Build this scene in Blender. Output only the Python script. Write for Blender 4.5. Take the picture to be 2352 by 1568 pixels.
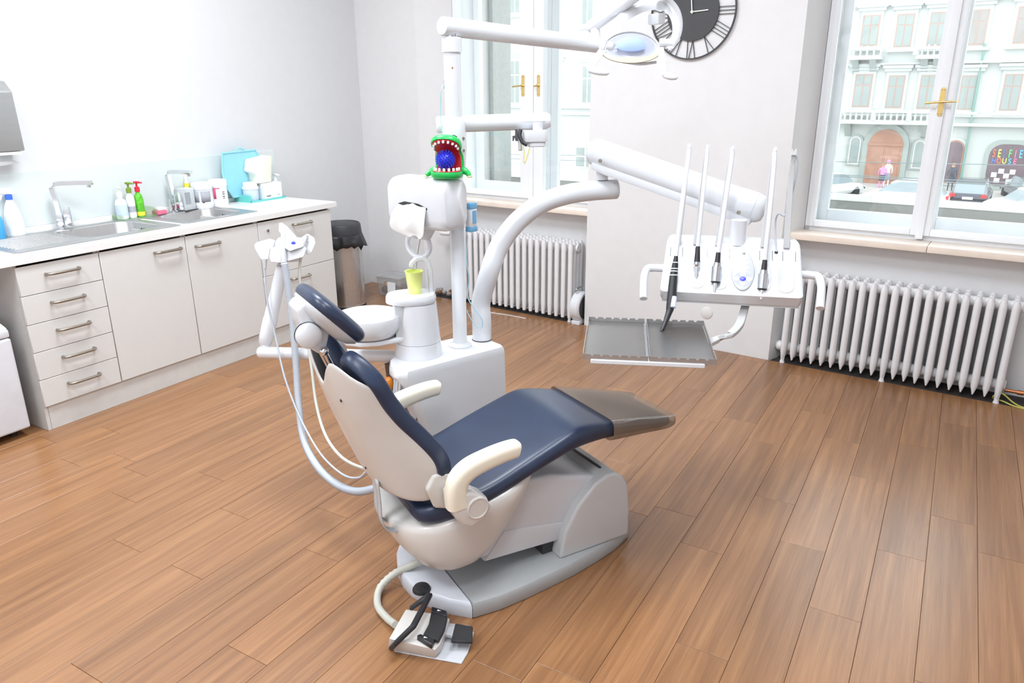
import bpy, bmesh, math, random
from math import sin, cos, pi, radians, atan2, sqrt
from mathutils import Vector, Matrix
random.seed(7)
for o in list(bpy.data.objects): bpy.data.objects.remove(o)
scene = bpy.context.scene
COL = scene.collection

# ------------------------------------------------------------ camera
FPX, YAW, PITCH, ROLL, HC = 1709.86, -0.5322, 0.3239, 0.0048, 1.65
_f = Vector((sin(YAW)*cos(PITCH), cos(YAW)*cos(PITCH), -sin(PITCH)))
_r0 = Vector((cos(YAW), -sin(YAW), 0)); _d0 = _f.cross(_r0)
RT = cos(ROLL)*_r0 + sin(ROLL)*_d0
DN = -sin(ROLL)*_r0 + cos(ROLL)*_d0
cam = bpy.data.cameras.new('camera'); camo = bpy.data.objects.new('camera', cam); COL.objects.link(camo)
cam.sensor_width = 36; cam.sensor_fit = 'HORIZONTAL'; cam.lens = FPX*36/2352; cam.clip_start = .05; cam.clip_end = 400
camo.matrix_world = Matrix(((RT.x, -DN.x, -_f.x, 0), (RT.y, -DN.y, -_f.y, 0), (RT.z, -DN.z, -_f.z, HC), (0, 0, 0, 1)))
scene.camera = camo

# ------------------------------------------------------------ sky, lamps, exposure
world = bpy.data.worlds.new('world'); scene.world = world; world.use_nodes = True
bg = world.node_tree.nodes['Background']; bg.inputs[0].default_value = (.94, .97, 1, 1); bg.inputs[1].default_value = 3.1
sun = bpy.data.lights.new('sun', 'SUN'); sun.energy = .5; sun.angle = radians(40); sun.color = (1, .98, .95)
suno = bpy.data.objects.new('sun', sun); COL.objects.link(suno); suno.rotation_euler = (radians(-42), 0, radians(-25))   # overcast light falling on the street front opposite
def area(name, loc, size, size_y, power, rot=(0, 0, 0), col=(.89, .945, 1)):
    l = bpy.data.lights.new(name, 'AREA'); l.shape = 'RECTANGLE'; l.size = size; l.size_y = size_y; l.energy = power; l.color = col
    o = bpy.data.objects.new(name, l); COL.objects.link(o); o.location = loc; o.rotation_euler = rot
    return o
for lx, ly, lw in ((-2.8, 2.4, 88), (-.6, 2.1, 58), (-2.7, -.1, 68), (-.5, -.3, 52)): area('ceiling_and_fill_lamp', (lx, ly, 3.56), .7, 1.3, lw)  # unseen ceiling lamps; the two towards the camera are added as fill light
scene.view_settings.view_transform = 'Standard'; scene.view_settings.look = 'None'
scene.view_settings.exposure = 0.12; scene.view_settings.gamma = 1.0; scene.view_settings.use_curve_mapping = False

# ------------------------------------------------------------ geometry from the survey of the room
AW = -0.0781
UX = Vector((cos(AW), sin(AW), 0)); VX = Vector((-sin(AW), cos(AW), 0))
def W(u, v, z=0): return UX*u + VX*v + Vector((0, 0, z))
def ray(x, y): return RT*((x-1176)/FPX) + DN*((y-784)/FPX) + _f
CAM = Vector((0, 0, HC))
def onz(x, y, z): d = ray(x, y); return CAM + d*((z-HC)/d.z)
def onv(x, y, v):
    d = ray(x, y); p = CAM + d*(v/VX.dot(d)); return p
def uv(p): return (UX.dot(p), VX.dot(p), p.z)
def WD(x, y, d): return CAM + ray(x, y)*d

# ------------------------------------------------------------ materials
def lin(c):
    return tuple((v/255/12.92 if v/255 <= .04045 else ((v/255+.055)/1.055)**2.4) for v in c)
MATS = {}
def mat(name, rgb, rough=.5, metal=0., noise=.03, nscale=14., bump=0., bscale=60., spec=.5, trans=0., coat=0., emit=0.):
    m = bpy.data.materials.new(name); m.use_nodes = True; nt = m.node_tree; N = nt.nodes; L = nt.links
    b = N['Principled BSDF']; c = lin(rgb)
    tc = N.new('ShaderNodeTexCoord'); nz = N.new('ShaderNodeTexNoise'); nz.inputs['Scale'].default_value = nscale; nz.inputs['Detail'].default_value = 3
    L.new(tc.outputs['Object'], nz.inputs['Vector'])
    rp = N.new('ShaderNodeValToRGB'); rp.color_ramp.elements[0].position = .3; rp.color_ramp.elements[1].position = .7
    rp.color_ramp.elements[0].color = tuple(max(0, v*(1-noise)) for v in c)+(1,); rp.color_ramp.elements[1].color = tuple(min(1, v*(1+noise)) for v in c)+(1,)
    L.new(nz.outputs['Fac'], rp.inputs['Fac']); L.new(rp.outputs['Color'], b.inputs['Base Color'])
    b.inputs['Roughness'].default_value = rough; b.inputs['Metallic'].default_value = metal
    b.inputs['Specular IOR Level'].default_value = spec; b.inputs['Transmission Weight'].default_value = trans; b.inputs['Coat Weight'].default_value = coat
    if emit: b.inputs['Emission Color'].default_value = c+(1,); b.inputs['Emission Strength'].default_value = emit
    if bump:
        n2 = N.new('ShaderNodeTexNoise'); n2.inputs['Scale'].default_value = bscale; n2.inputs['Detail'].default_value = 4
        L.new(tc.outputs['Object'], n2.inputs['Vector']); bp = N.new('ShaderNodeBump'); bp.inputs['Strength'].default_value = bump; bp.inputs['Distance'].default_value = .002
        L.new(n2.outputs['Fac'], bp.inputs['Height']); L.new(bp.outputs['Normal'], b.inputs['Normal'])
    MATS[name] = m; return m
mat('wall_paint', (221, 222, 224), .75, bump=.12, bscale=90, noise=.01)
mat('wall_grey', (224, 223, 223), .75, bump=.15, bscale=70, noise=.012)
mat('ceiling_paint', (238, 238, 238), .8)
mat('laminate', (214, 213, 211), .42, noise=.01)
mat('laminate_edge', (206, 204, 201), .45)
mat('worktop', (232, 232, 231), .32, noise=.015, nscale=60)
mat('splash_glass', (216, 223, 222), .12, noise=.005)
mat('handle_metal', (165, 158, 148), .32, 1.)
mat('chrome', (225, 228, 232), .08, 1.)
mat('chrome_soft', (210, 212, 216), .2, 1.)
mat('window_white', (238, 240, 243), .6, spec=.25, noise=.008)
mat('marble', (235, 221, 208), .3, noise=.06, nscale=9)
mat('brass', (226, 196, 128), .28, 1.)
mat('rad_white', (232, 231, 232), .38, noise=.02)
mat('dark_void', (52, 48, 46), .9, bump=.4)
mat('plaster_rough', (190, 186, 182), .9, noise=.12, bump=.5, bscale=40)
mat('dental_white', (222, 224, 228), .22, coat=.3, noise=.006)
mat('dental_grey', (196, 197, 198), .35, noise=.008)
mat('dental_lightgrey', (206, 208, 213), .3, noise=.008)
mat('shell_cream', (214, 210, 205), .3, coat=.2, noise=.01)
mat('arm_cream', (238, 230, 212), .4, noise=.012)
mat('base_grey', (172, 175, 176), .5, bump=.15, bscale=300)
mat('base_white', (206, 209, 216), .3)
mat('joint_dark', (60, 60, 62), .6)
mat('black_plastic', (38, 38, 42), .42)
mat('black_rubber', (44, 44, 47), .6, bump=.6, bscale=500)
mat('clock_black', (66, 66, 68), .6)
mat('clock_hand', (225, 228, 220), .4)
mat('hose_grey', (182, 188, 197), .45)
mat('hose_beige', (196, 196, 186), .45)
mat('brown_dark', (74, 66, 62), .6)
mat('bin_black', (58, 58, 62), .5)
mat('fridge_white', (214, 216, 222), .3, bump=.05)
mat('cup_yellow', (240, 250, 150), .35, trans=0., noise=.01)
mat('paper', (246, 246, 245), .85, bump=.3, bscale=25)
mat('croc_green', (38, 190, 90), .3, noise=.02)
mat('croc_red', (196, 38, 44), .35)
mat('croc_white', (248, 246, 242), .35)
mat('ball_blue', (40, 52, 205), .3)
mat('blue_plastic', (110, 170, 210), .35)
mat('cable_blue', (160, 205, 220), .45)
mat('pink_sponge', (232, 120, 150), .9, bump=.8, bscale=120)
mat('sponge_white', (240, 240, 240), .9, bump=.8, bscale=120)
mat('bottle_white', (240, 243, 245), .3)
mat('bottle_blue', (60, 110, 215), .35)
mat('label_blue', (206, 222, 242), .5)
mat('label_teal', (70, 165, 220), .45)
mat('olive', (120, 150, 50), .4)
mat('red_plastic', (222, 40, 62), .38)
mat('green_label', (95, 190, 45), .45, noise=.25, nscale=60)
mat('yellow_label', (238, 226, 70), .5)
mat('print_grey', (172, 174, 182), .6)
mat('print_dark', (70, 72, 76), .6)
mat('print_pink', (226, 90, 130), .6)
mat('light_blue', (150, 214, 230), .35)
mat('teal', (110, 205, 198), .35)
mat('beige_pack', (236, 236, 222), .6)
mat('grey_box', (214, 220, 222), .4)
mat('amber', (190, 112, 10), .3)
mat('copper', (200, 130, 90), .4, 1.)
mat('yellow_green', (196, 190, 96), .5)
mat('rubble', (150, 144, 138), .9, noise=.3, nscale=40)
mat('blue_button', (62, 66, 214), .35)
mat('pad_grey', (198, 203, 208), .4)
mat('pad_dark', (168, 172, 178), .4)
mat('lamp_ivory', (236, 222, 176), .3)
mat('strap_grey', (188, 190, 192), .5)
mat('pipe_plastic', (236, 236, 236), .4)
mat('stuff_dark', (90, 80, 84), .6, noise=.3, nscale=50)
mat('stuff_orange', (222, 170, 130), .6, noise=.2, nscale=50)
# outdoors
mat('stone_mint', (198, 202, 200), .85, noise=.02, nscale=.6)
mat('stone_white', (212, 214, 213), .85, noise=.015, nscale=.6)
mat('stone_grey', (164, 172, 168), .85, noise=.03)  # darker stone for portal, brackets and ground-floor surrounds
mat('ledge_stone', (104, 105, 101), .9, noise=.3, nscale=90, bump=.7, bscale=160)
mat('ledge_rim', (186, 188, 181), .85, noise=.05)
mat('stucco_grey', (180, 182, 179), .95, noise=.06, nscale=30, bump=.8, bscale=70)
mat('pane_pale', (150, 160, 158), .25, noise=.05, nscale=1.)
mat('pane_warm', (156, 150, 147), .25, noise=.06, nscale=1.)
mat('casement_brown', (176, 150, 140), .6)
mat('casement_white', (240, 238, 234), .6)
mat('portal_wood', (172, 128, 108), .6, noise=.12, nscale=1.2)
mat('pavement', (188, 186, 183), .9, noise=.05, nscale=.8)
mat('road', (172, 172, 170), .9, noise=.05, nscale=.5)
mat('car_dark', (60, 64, 82), .25, coat=.6)
mat('car_white', (240, 242, 244), .25, coat=.6)
mat('car_silver', (200, 206, 214), .25, coat=.6)
mat('car_glass', (150, 162, 168), .1)
mat('tyre', (40, 40, 42), .8)
mat('tail_red', (226, 60, 66), .3)
mat('plate_white', (236, 240, 246), .5)
mat('wire_grey', (120, 130, 132), .6)
mat('pipe_green', (120, 160, 150), .5)
mat('shop_dark', (110, 92, 100), .4, noise=.2, nscale=1.5)
mat('cloth_pink', (224, 150, 200), .8); mat('cloth_blue', (150, 165, 190), .8); mat('cloth_dark', (80, 84, 96), .8); mat('cloth_white', (236, 238, 240), .8); mat('skin', (216, 176, 158), .6); mat('cloth_brown', (170, 130, 110), .8)
LETTER = {'red': (230, 110, 90), 'lime': (205, 225, 100), 'navy': (96, 106, 160), 'green': (110, 205, 110), 'pink': (226, 120, 165), 'sky': (90, 185, 235), 'blue': (96, 126, 205)}
for k, c in LETTER.items(): mat('letter_'+k, c, .5)

def custom(name):
    m = bpy.data.materials.new(name); m.use_nodes = True; MATS[name] = m
    return m, m.node_tree.nodes, m.node_tree.links, m.node_tree.nodes['Principled BSDF']
# wood planks: grain stretched along the board, tone differs board by board
m, N, L, b = custom('oak')
tc = N.new('ShaderNodeTexCoord'); oi = N.new('ShaderNodeObjectInfo'); mp = N.new('ShaderNodeMapping'); mp.inputs['Scale'].default_value = (34, 1.1, 1)
cx = N.new('ShaderNodeCombineXYZ'); mu = N.new('ShaderNodeMath'); mu.operation = 'MULTIPLY'; mu.inputs[1].default_value = 57.
L.new(oi.outputs['Random'], mu.inputs[0]); L.new(mu.outputs[0], cx.inputs['Z']); L.new(mu.outputs[0], cx.inputs['X'])
ad = N.new('ShaderNodeVectorMath'); ad.operation = 'ADD'; L.new(tc.outputs['Object'], mp.inputs['Vector']); L.new(mp.outputs[0], ad.inputs[0]); L.new(cx.outputs[0], ad.inputs[1])
n1 = N.new('ShaderNodeTexNoise'); n1.inputs['Scale'].default_value = 1.1; n1.inputs['Detail'].default_value = 5; n1.inputs['Roughness'].default_value = .6; n1.inputs['Distortion'].default_value = .35; L.new(ad.outputs[0], n1.inputs['Vector'])
mp2 = N.new('ShaderNodeMapping'); mp2.inputs['Scale'].default_value = (6, 3.2, 1); L.new(ad.outputs[0], mp2.inputs['Vector'])
n2 = N.new('ShaderNodeTexNoise'); n2.inputs['Scale'].default_value = 1.6; n2.inputs['Detail'].default_value = 4; L.new(mp2.outputs[0], n2.inputs['Vector'])
r1 = N.new('ShaderNodeValToRGB'); e = r1.color_ramp.elements
e[0].position = .28; e[0].color = lin((130, 90, 57))+(1,); e[1].position = .72; e[1].color = lin((168, 123, 82))+(1,)
k = e.new(.5); k.color = lin((150, 106, 69))+(1,)
L.new(n1.outputs['Fac'], r1.inputs['Fac'])
r2 = N.new('ShaderNodeValToRGB'); e = r2.color_ramp.elements; e[0].position = .35; e[0].color = (.74, .70, .68, 1); e[1].position = .6; e[1].color = (1, 1, 1, 1); L.new(n2.outputs['Fac'], r2.inputs['Fac'])
mx = N.new('ShaderNodeMixRGB'); mx.blend_type = 'MULTIPLY'; mx.inputs[0].default_value = .55; L.new(r1.outputs[0], mx.inputs[1]); L.new(r2.outputs[0], mx.inputs[2])
hs = N.new('ShaderNodeHueSaturation'); mr = N.new('ShaderNodeMapRange'); mr.inputs['To Min'].default_value = .86; mr.inputs['To Max'].default_value = 1.12; L.new(oi.outputs['Random'], mr.inputs['Value']); L.new(mr.outputs[0], hs.inputs['Value']); hs.inputs['Saturation'].default_value = 1.0
L.new(mx.outputs[0], hs.inputs['Color']); L.new(hs.outputs[0], b.inputs['Base Color'])
b.inputs['Roughness'].default_value = .3; b.inputs['Specular IOR Level'].default_value = .8
bp = N.new('ShaderNodeBump'); bp.inputs['Strength'].default_value = .12; bp.inputs['Distance'].default_value = .001; L.new(n2.outputs['Fac'], bp.inputs['Height']); L.new(bp.outputs[0], b.inputs['Normal'])
# brushed stainless steel
def brushed(name, rgb, rough, sc):
    m, N, L, b = custom(name); tc = N.new('ShaderNodeTexCoord'); mp = N.new('ShaderNodeMapping'); mp.inputs['Scale'].default_value = sc
    nz = N.new('ShaderNodeTexNoise'); nz.inputs['Scale'].default_value = 12; nz.inputs['Detail'].default_value = 3; L.new(tc.outputs['Object'], mp.inputs[0]); L.new(mp.outputs[0], nz.inputs['Vector'])
    rr = N.new('ShaderNodeMapRange'); rr.inputs['To Min'].default_value = rough-.06; rr.inputs['To Max'].default_value = rough+.1; L.new(nz.outputs['Fac'], rr.inputs['Value']); L.new(rr.outputs[0], b.inputs['Roughness'])
    rc = N.new('ShaderNodeValToRGB'); c = lin(rgb); rc.color_ramp.elements[0].color = tuple(v*.85 for v in c)+(1,); rc.color_ramp.elements[1].color = c+(1,); L.new(nz.outputs['Fac'], rc.inputs[0]); L.new(rc.outputs[0], b.inputs['Base Color'])
    b.inputs['Metallic'].default_value = .88
brushed('steel', (192, 191, 191), .34, (1, 12, 1)); brushed('steel_bin', (214, 212, 210), .27, (14, 14, .6)); brushed('steel_tray', (150, 148, 146), .3, (3, 3, 3)); brushed('steel_disp', (188, 190, 190), .4, (1, 1, 8))
# blue upholstery
m, N, L, b = custom('vinyl_blue'); tc = N.new('ShaderNodeTexCoord'); nz = N.new('ShaderNodeTexNoise'); nz.inputs['Scale'].default_value = 420; L.new(tc.outputs['Object'], nz.inputs['Vector'])
n3 = N.new('ShaderNodeTexNoise'); n3.inputs['Scale'].default_value = 5; L.new(tc.outputs['Object'], n3.inputs['Vector'])
rc = N.new('ShaderNodeValToRGB'); rc.color_ramp.elements[0].color = lin((33, 43, 66))+(1,); rc.color_ramp.elements[1].color = lin((46, 60, 86))+(1,); L.new(n3.outputs['Fac'], rc.inputs[0]); L.new(rc.outputs[0], b.inputs['Base Color'])
b.inputs['Roughness'].default_value = .34; bp = N.new('ShaderNodeBump'); bp.inputs['Strength'].default_value = .12; bp.inputs['Distance'].default_value = .0006; L.new(nz.outputs['Fac'], bp.inputs['Height']); L.new(bp.outputs[0], b.inputs['Normal'])
# thin clear things: see-through with a faint gloss
def clear(name, tint, gloss, rough=.03, diffuse=0., drgb=(230, 230, 230)):
    m = bpy.data.materials.new(name); m.use_nodes = True; nt = m.node_tree; nt.nodes.clear(); N = nt.nodes; L = nt.links
    out = N.new('ShaderNodeOutputMaterial'); t = N.new('ShaderNodeBsdfTransparent'); t.inputs[0].default_value = tuple(tint)+(1,)
    g = N.new('ShaderNodeBsdfGlossy'); g.inputs['Roughness'].default_value = rough
    a = N.new('ShaderNodeMixShader'); a.inputs[0].default_value = gloss; L.new(t.outputs[0], a.inputs[1]); L.new(g.outputs[0], a.inputs[2])
    last = a
    if diffuse:
        d = N.new('ShaderNodeBsdfDiffuse'); d.inputs[0].default_value = lin(drgb)+(1,); nz = N.new('ShaderNodeTexNoise'); nz.inputs['Scale'].default_value = 20
        c = N.new('ShaderNodeMixShader'); c.inputs[0].default_value = diffuse; L.new(a.outputs[0], c.inputs[1]); L.new(d.outputs[0], c.inputs[2]); last = c
    L.new(last.outputs[0], out.inputs[0]); MATS[name] = m
clear('pane_glass', (.97, .985, .98), .05); clear('clear_plastic', (.93, .94, .94), .12, .1, .25, (226, 226, 226)); clear('tray_glass', (.9, .96, .88), .12, .05, .1, (200, 230, 190))
clear('lamp_shield', (.96, .97, 1), .1, .05, .04, (196, 206, 240))
mat('lens_blue', (150, 172, 232), .4); clear('foot_film', (.82, .78, .74), .14, .12, .5, (150, 134, 120))

# ------------------------------------------------------------ mesh builder
MX = {}     # world matrix of every thing's root
class B:
    def __init__(s): s.bm = bmesh.new()
    def face(s, vs):
        try: return s.bm.faces.new(vs)
        except ValueError: return None
    def box(s, x0, x1, y0, y1, z0, z1, R=None):
        v = [s.bm.verts.new(Vector(p) if R is None else R @ Vector(p)) for p in ((x0, y0, z0), (x1, y0, z0), (x1, y1, z0), (x0, y1, z0), (x0, y0, z1), (x1, y0, z1), (x1, y1, z1), (x0, y1, z1))]
        for f in ((0, 3, 2, 1), (4, 5, 6, 7), (0, 1, 5, 4), (1, 2, 6, 5), (2, 3, 7, 6), (3, 0, 4, 7)): s.face([v[i] for i in f])
        return s
    def hexa(s, pts):      # eight corners, bottom ring then top ring
        v = [s.bm.verts.new(Vector(p)) for p in pts]
        for f in ((0, 3, 2, 1), (4, 5, 6, 7), (0, 1, 5, 4), (1, 2, 6, 5), (2, 3, 7, 6), (3, 0, 4, 7)): s.face([v[i] for i in f])
        return s
    def prism(s, A, Bq):   # two equal polygons joined
        a = [s.bm.verts.new(Vector(p)) for p in A]; b = [s.bm.verts.new(Vector(p)) for p in Bq]; n = len(a)
        s.face(a[::-1]); s.face(b)
        for i in range(n): s.face([a[i], a[(i+1) % n], b[(i+1) % n], b[i]])
        return s
    def loft(s, rings, caps=True, closed=True):
        R = [[s.bm.verts.new(Vector(p)) for p in r] for r in rings]; n = len(R[0])
        for i in range(len(R)-1):
            for j in range(n if closed else n-1): s.face([R[i][j], R[i][(j+1) % n], R[i+1][(j+1) % n], R[i+1][j]])
        if caps: s.face(R[0][::-1]); s.face(R[-1])
        return s
    def tube(s, path, r, seg=12, caps=True, closed=False):
        P = [Vector(p) for p in path]; n = len(P); rad = r if isinstance(r, (list, tuple)) else [r]*n; rings = []; up = None
        for i in range(n):
            if closed: t = P[(i+1) % n]-P[i-1]
            else: t = P[min(i+1, n-1)]-P[max(i-1, 0)]
            t.normalize()
            if up is None: up = t.cross(Vector((0, 0, 1)) if abs(t.z) < .9 else Vector((1, 0, 0))).normalized()
            up = (up-t*up.dot(t)).normalized(); w = t.cross(up)
            rings.append([P[i]+(up*cos(2*pi*k/seg)+w*sin(2*pi*k/seg))*rad[i] for k in range(seg)])
        if closed: rings.append(rings[0]); caps = False
        return s.loft(rings, caps)
    def lathe(s, prof, seg=24, c=(0, 0, 0), R=None, caps=True, sx=1, sy=1):
        rings = []
        for r, z in prof:
            ring = [Vector((r*cos(2*pi*k/seg)*sx, r*sin(2*pi*k/seg)*sy, z)) for k in range(seg)]
            if R is not None: ring = [R @ p for p in ring]
            rings.append([p+Vector(c) for p in ring])
        return s.loft(rings, caps)
    def ball(s, c, r, seg=16, sx=1, sy=1, sz=1, R=None):
        n = max(6, seg//2); return s.lathe([(max(1e-4, r*sin(pi*i/n)), -r*cos(pi*i/n)*sz) for i in range(n+1)], seg, c, R, True, sx, sy)
    def grid(s, rows, closed=False):
        return s.loft(rows, False, closed)
    def bevel(s, off, seg=2, ang=35, merge=True):
        if merge: bmesh.ops.remove_doubles(s.bm, verts=s.bm.verts, dist=1e-6)
        bmesh.ops.recalc_face_normals(s.bm, faces=s.bm.faces)
        es = [e for e in s.bm.edges if len(e.link_faces) == 2 and e.calc_face_angle(0) > radians(ang)]
        bmesh.ops.bevel(s.bm, geom=es, offset=off, segments=seg, profile=.6, affect='EDGES', clamp_overlap=True)
        return s
    def data(s, name, m, X=None, smooth=True, ang=40):
        bm = s.bm
        if X is not None: bm.transform(X)
        bmesh.ops.recalc_face_normals(bm, faces=bm.faces)
        me = bpy.data.meshes.new(name); bm.to_mesh(me); bm.free(); me.materials.append(MATS[m])
        if smooth:
            me.polygons.foreach_set('use_smooth', [True]*len(me.polygons)); me.set_sharp_from_angle(angle=radians(ang))
        return me
    def build(s, name, m, parent=None, world=False, smooth=True, ang=40, sub=0, thick=0):
        X = None
        if world and parent is not None: X = MX[parent.name].inverted()
        me = s.data(name, m, X, smooth, ang)
        o = bpy.data.objects.new(name, me); COL.objects.link(o); o.parent = parent
        MX[o.name] = MX[parent.name].copy() if parent is not None else Matrix()
        if thick: md = o.modifiers.new('thickness', 'SOLIDIFY'); md.thickness = thick; md.offset = 0
        if sub: md = o.modifiers.new('round', 'SUBSURF'); md.levels = sub; md.render_levels = sub
        return o
def tag(o, label, cat, group=None, kind=None):
    if label: o['label'] = label
    if cat: o['category'] = cat
    if group: o['group'] = group
    if kind: o['kind'] = kind
    return o
def thing(name, label, cat, loc=(0, 0, 0), rz=0, group=None, kind=None):
    o = bpy.data.objects.new(name, None); COL.objects.link(o); o.empty_display_size = .05
    o.location = loc; o.rotation_euler = (0, 0, rz); MX[o.name] = Matrix.Translation(Vector(loc)) @ Matrix.Rotation(rz, 4, 'Z')
    return tag(o, label, cat, group, kind)
def solo(b, name, m, label, cat, loc=(0, 0, 0), rz=0, group=None, kind=None, **kw):   # a thing that is one mesh, geometry given around loc
    o = b.build(name, m, None, **kw); o.location = loc; o.rotation_euler = (0, 0, rz)
    MX[o.name] = Matrix.Translation(Vector(loc)) @ Matrix.Rotation(rz, 4, 'Z')
    return tag(o, label, cat, group, kind)
def dup(o, parent, loc=None, name=None):
    c = o.copy(); COL.objects.link(c); c.parent = parent; MX[c.name] = MX[parent.name].copy() if parent is not None else Matrix()
    if loc is not None: c.location = loc
    return c
def struct(b, name, m, **kw): o = b.build(name, m, None, **kw); o['kind'] = 'structure'; return o
def RX(a): return Matrix.Rotation(a, 4, 'X')
def RY(a): return Matrix.Rotation(a, 4, 'Y')
def RZ(a): return Matrix.Rotation(a, 4, 'Z')
def aim(p, q):   # rotation taking +z to p->q
    return (Vector(q)-Vector(p)).to_track_quat('Z', 'Y').to_matrix().to_4x4()
def bez(ps, n=20):     # smooth curve through points (Catmull-Rom)
    P = [Vector(p) for p in ps]; P = [P[0]*2-P[1]]+P+[P[-1]*2-P[-2]]; out = []
    m = len(P)-3; per = max(2, n//m)
    for i in range(m):
        a, b, c, d = P[i:i+4]
        for k in range(per):
            t = k/per; out.append(.5*((2*b)+(c-a)*t+(2*a-5*b+4*c-d)*t*t+(3*b-a-3*c+d)*t**3))
    out.append(P[-2]); return out
def rrect(w, h, r, n=5):    # rounded rectangle outline centred on 0
    pts = []
    for cx, cy, a0 in ((w/2-r, h/2-r, 0), (-w/2+r, h/2-r, pi/2), (-w/2+r, -h/2+r, pi), (w/2-r, -h/2+r, 3*pi/2)):
        for k in range(n+1): a = a0+pi/2*k/n; pts.append((cx+r*cos(a), cy+r*sin(a)))
    return pts
# ============================================================ THE ROOM
XL, XR, YF, ZC = -4.48, 2.4, -1.3, 3.6       # left wall, right wall, wall behind the camera, ceiling
VF0 = 4.648                                  # where the boards stop along the window wall
def yend(x): return ((VF0 if x > -3.9 else 4.722)+sin(AW)*x)/cos(AW)
slab = B(); slab.prism([(XL, YF, -.05), (XR, YF, -.05), (XR, yend(XR)+.6, -.05), (XL, yend(XL)+.6, -.05)], [(XL, YF, -.007), (XR, YF, -.007), (XR, yend(XR)+.6, -.007), (XL, yend(XL)+.6, -.007)])
floor = struct(slab, 'floor', 'dark_void', smooth=False)
seams = [.288+.1645*k for k in range(12, 0, -1)]+[.288-.1645*k for k in range(7)]
x = seams[-1]
for k in range(8): x -= .1756; seams.append(x)
while x > XL+.05: x -= .172; seams.append(x)
JOINT = {.288: 2.959, .123: 4.202, -.042: 2.79, -.205: 2.31, -.37: 2.67, -.535: 1.922, -.70: 2.46, -.865: 1.62, -2.28: 1.38, -2.45: 1.737, -2.63: 1.373, -2.8: 1.90, -3.14: 1.754, -3.485: 1.658, -3.63: 1.967}
def plank(x0, x1, y0, ya, yb):     # square far end, or cut to the slanting wall
    g, h = .0006, .0014; cxm, cym = (x0+x1)/2, (y0+max(ya, yb))/2
    b = B(); P = [(x0+g, y0+g), (x1-g, y0+g), (x1-g, yb-g), (x0+g, ya-g)]
    Q = [(x0+h, y0+h), (x1-h, y0+h), (x1-h, yb-h), (x0+h, ya-h)]
    r = [[(p[0]-cxm, p[1]-cym, z) for p in S] for S, z in ((P, -.006), (P, -.0006), (Q, 0))]
    b.loft(r); o = b.build('plank', 'oak', floor, smooth=False); o.location = (cxm, cym, 0); return o
rnd = random.Random(3); LEN = 1.042
for i in range(len(seams)-1):
    x1, x0 = seams[i], max(seams[i+1], XL)
    if x1-x0 < .02 or x0 > XR: continue
    x1 = min(x1, XR)
    j = next((v for k, v in JOINT.items() if abs(k-(x0 if x0 > -1 else x0)) < .045), None)
    if j is None: j = rnd.uniform(0, LEN)
    y = YF-.01
    while True:
        nx = j+LEN*math.ceil((y-j+.001)/LEN)
        ya, yb = yend(x0), yend(x1)
        if nx > min(ya, yb)-.06: plank(x0, x1, y, ya, yb); break
        plank(x0, x1, y, nx, nx); y = nx
TOPW = 2.95
struct(B().box(XL-.15, XL, YF, 5.6, -.05, ZC), 'wall_left', 'wall_paint', smooth=False)
struct(B().box(XR, XR+.15, YF, 5.0, -.05, ZC), 'wall_right', 'wall_paint', smooth=False)
struct(B().box(XL-.15, XR+.15, YF-.15, YF, -.05, ZC), 'wall_front', 'wall_paint', smooth=False)
struct(B().box(XL-.15, XR+.15, YF-.15, 6.1, ZC, ZC+.15), 'ceiling', 'ceiling_paint', smooth=False)
def plan(b, poly, z0, z1): b.prism([W(u, v, z0) for u, v in poly], [W(u, v, z1) for u, v in poly])
b = B()
plan(b, [(-5.1, 4.72), (-4.21, 4.72), (-3.975, 4.89), (-3.975, 5.36), (-5.1, 5.36)], -.05, ZC)       # pier beside the left window
plan(b, [(-2.595, 4.65), (-1.235, 4.65), (-1.165, 4.88), (-1.165, 5.36), (-2.45, 5.36), (-2.45, 4.88)], -.05, ZC)   # pier between the windows
plan(b, [(.13, 4.88), (.21, 4.65), (2.75, 4.65), (2.75, 5.36), (.13, 5.36)], -.05, ZC)
struct(b, 'wall_back', 'wall_grey', smooth=False)
b = B()
for u0, u1, zt in ((-4.2, -2.5, .80), (-1.2, .18, .782)):
    plan(b, [(u0, 4.835), (u1, 4.835), (u1, 5.36), (u0, 5.36)], -.05, zt)
    plan(b, [(u0, 4.70), (u1, 4.70), (u1, 5.36), (u0, 5.36)], TOPW, ZC)
struct(b, 'wall_niche', 'wall_grey', smooth=False)
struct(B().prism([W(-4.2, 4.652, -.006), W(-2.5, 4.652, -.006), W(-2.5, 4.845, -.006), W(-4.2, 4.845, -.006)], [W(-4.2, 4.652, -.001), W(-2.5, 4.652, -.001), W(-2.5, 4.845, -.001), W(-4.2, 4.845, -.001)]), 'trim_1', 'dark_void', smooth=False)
struct(B().prism([W(-1.2, 4.652, -.006), W(.2, 4.652, -.006), W(.2, 4.845, -.006), W(-1.2, 4.845, -.006)], [W(-1.2, 4.652, -.001), W(.2, 4.652, -.001), W(.2, 4.845, -.001), W(-1.2, 4.845, -.001)]), 'trim_2', 'dark_void', smooth=False)

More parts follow.
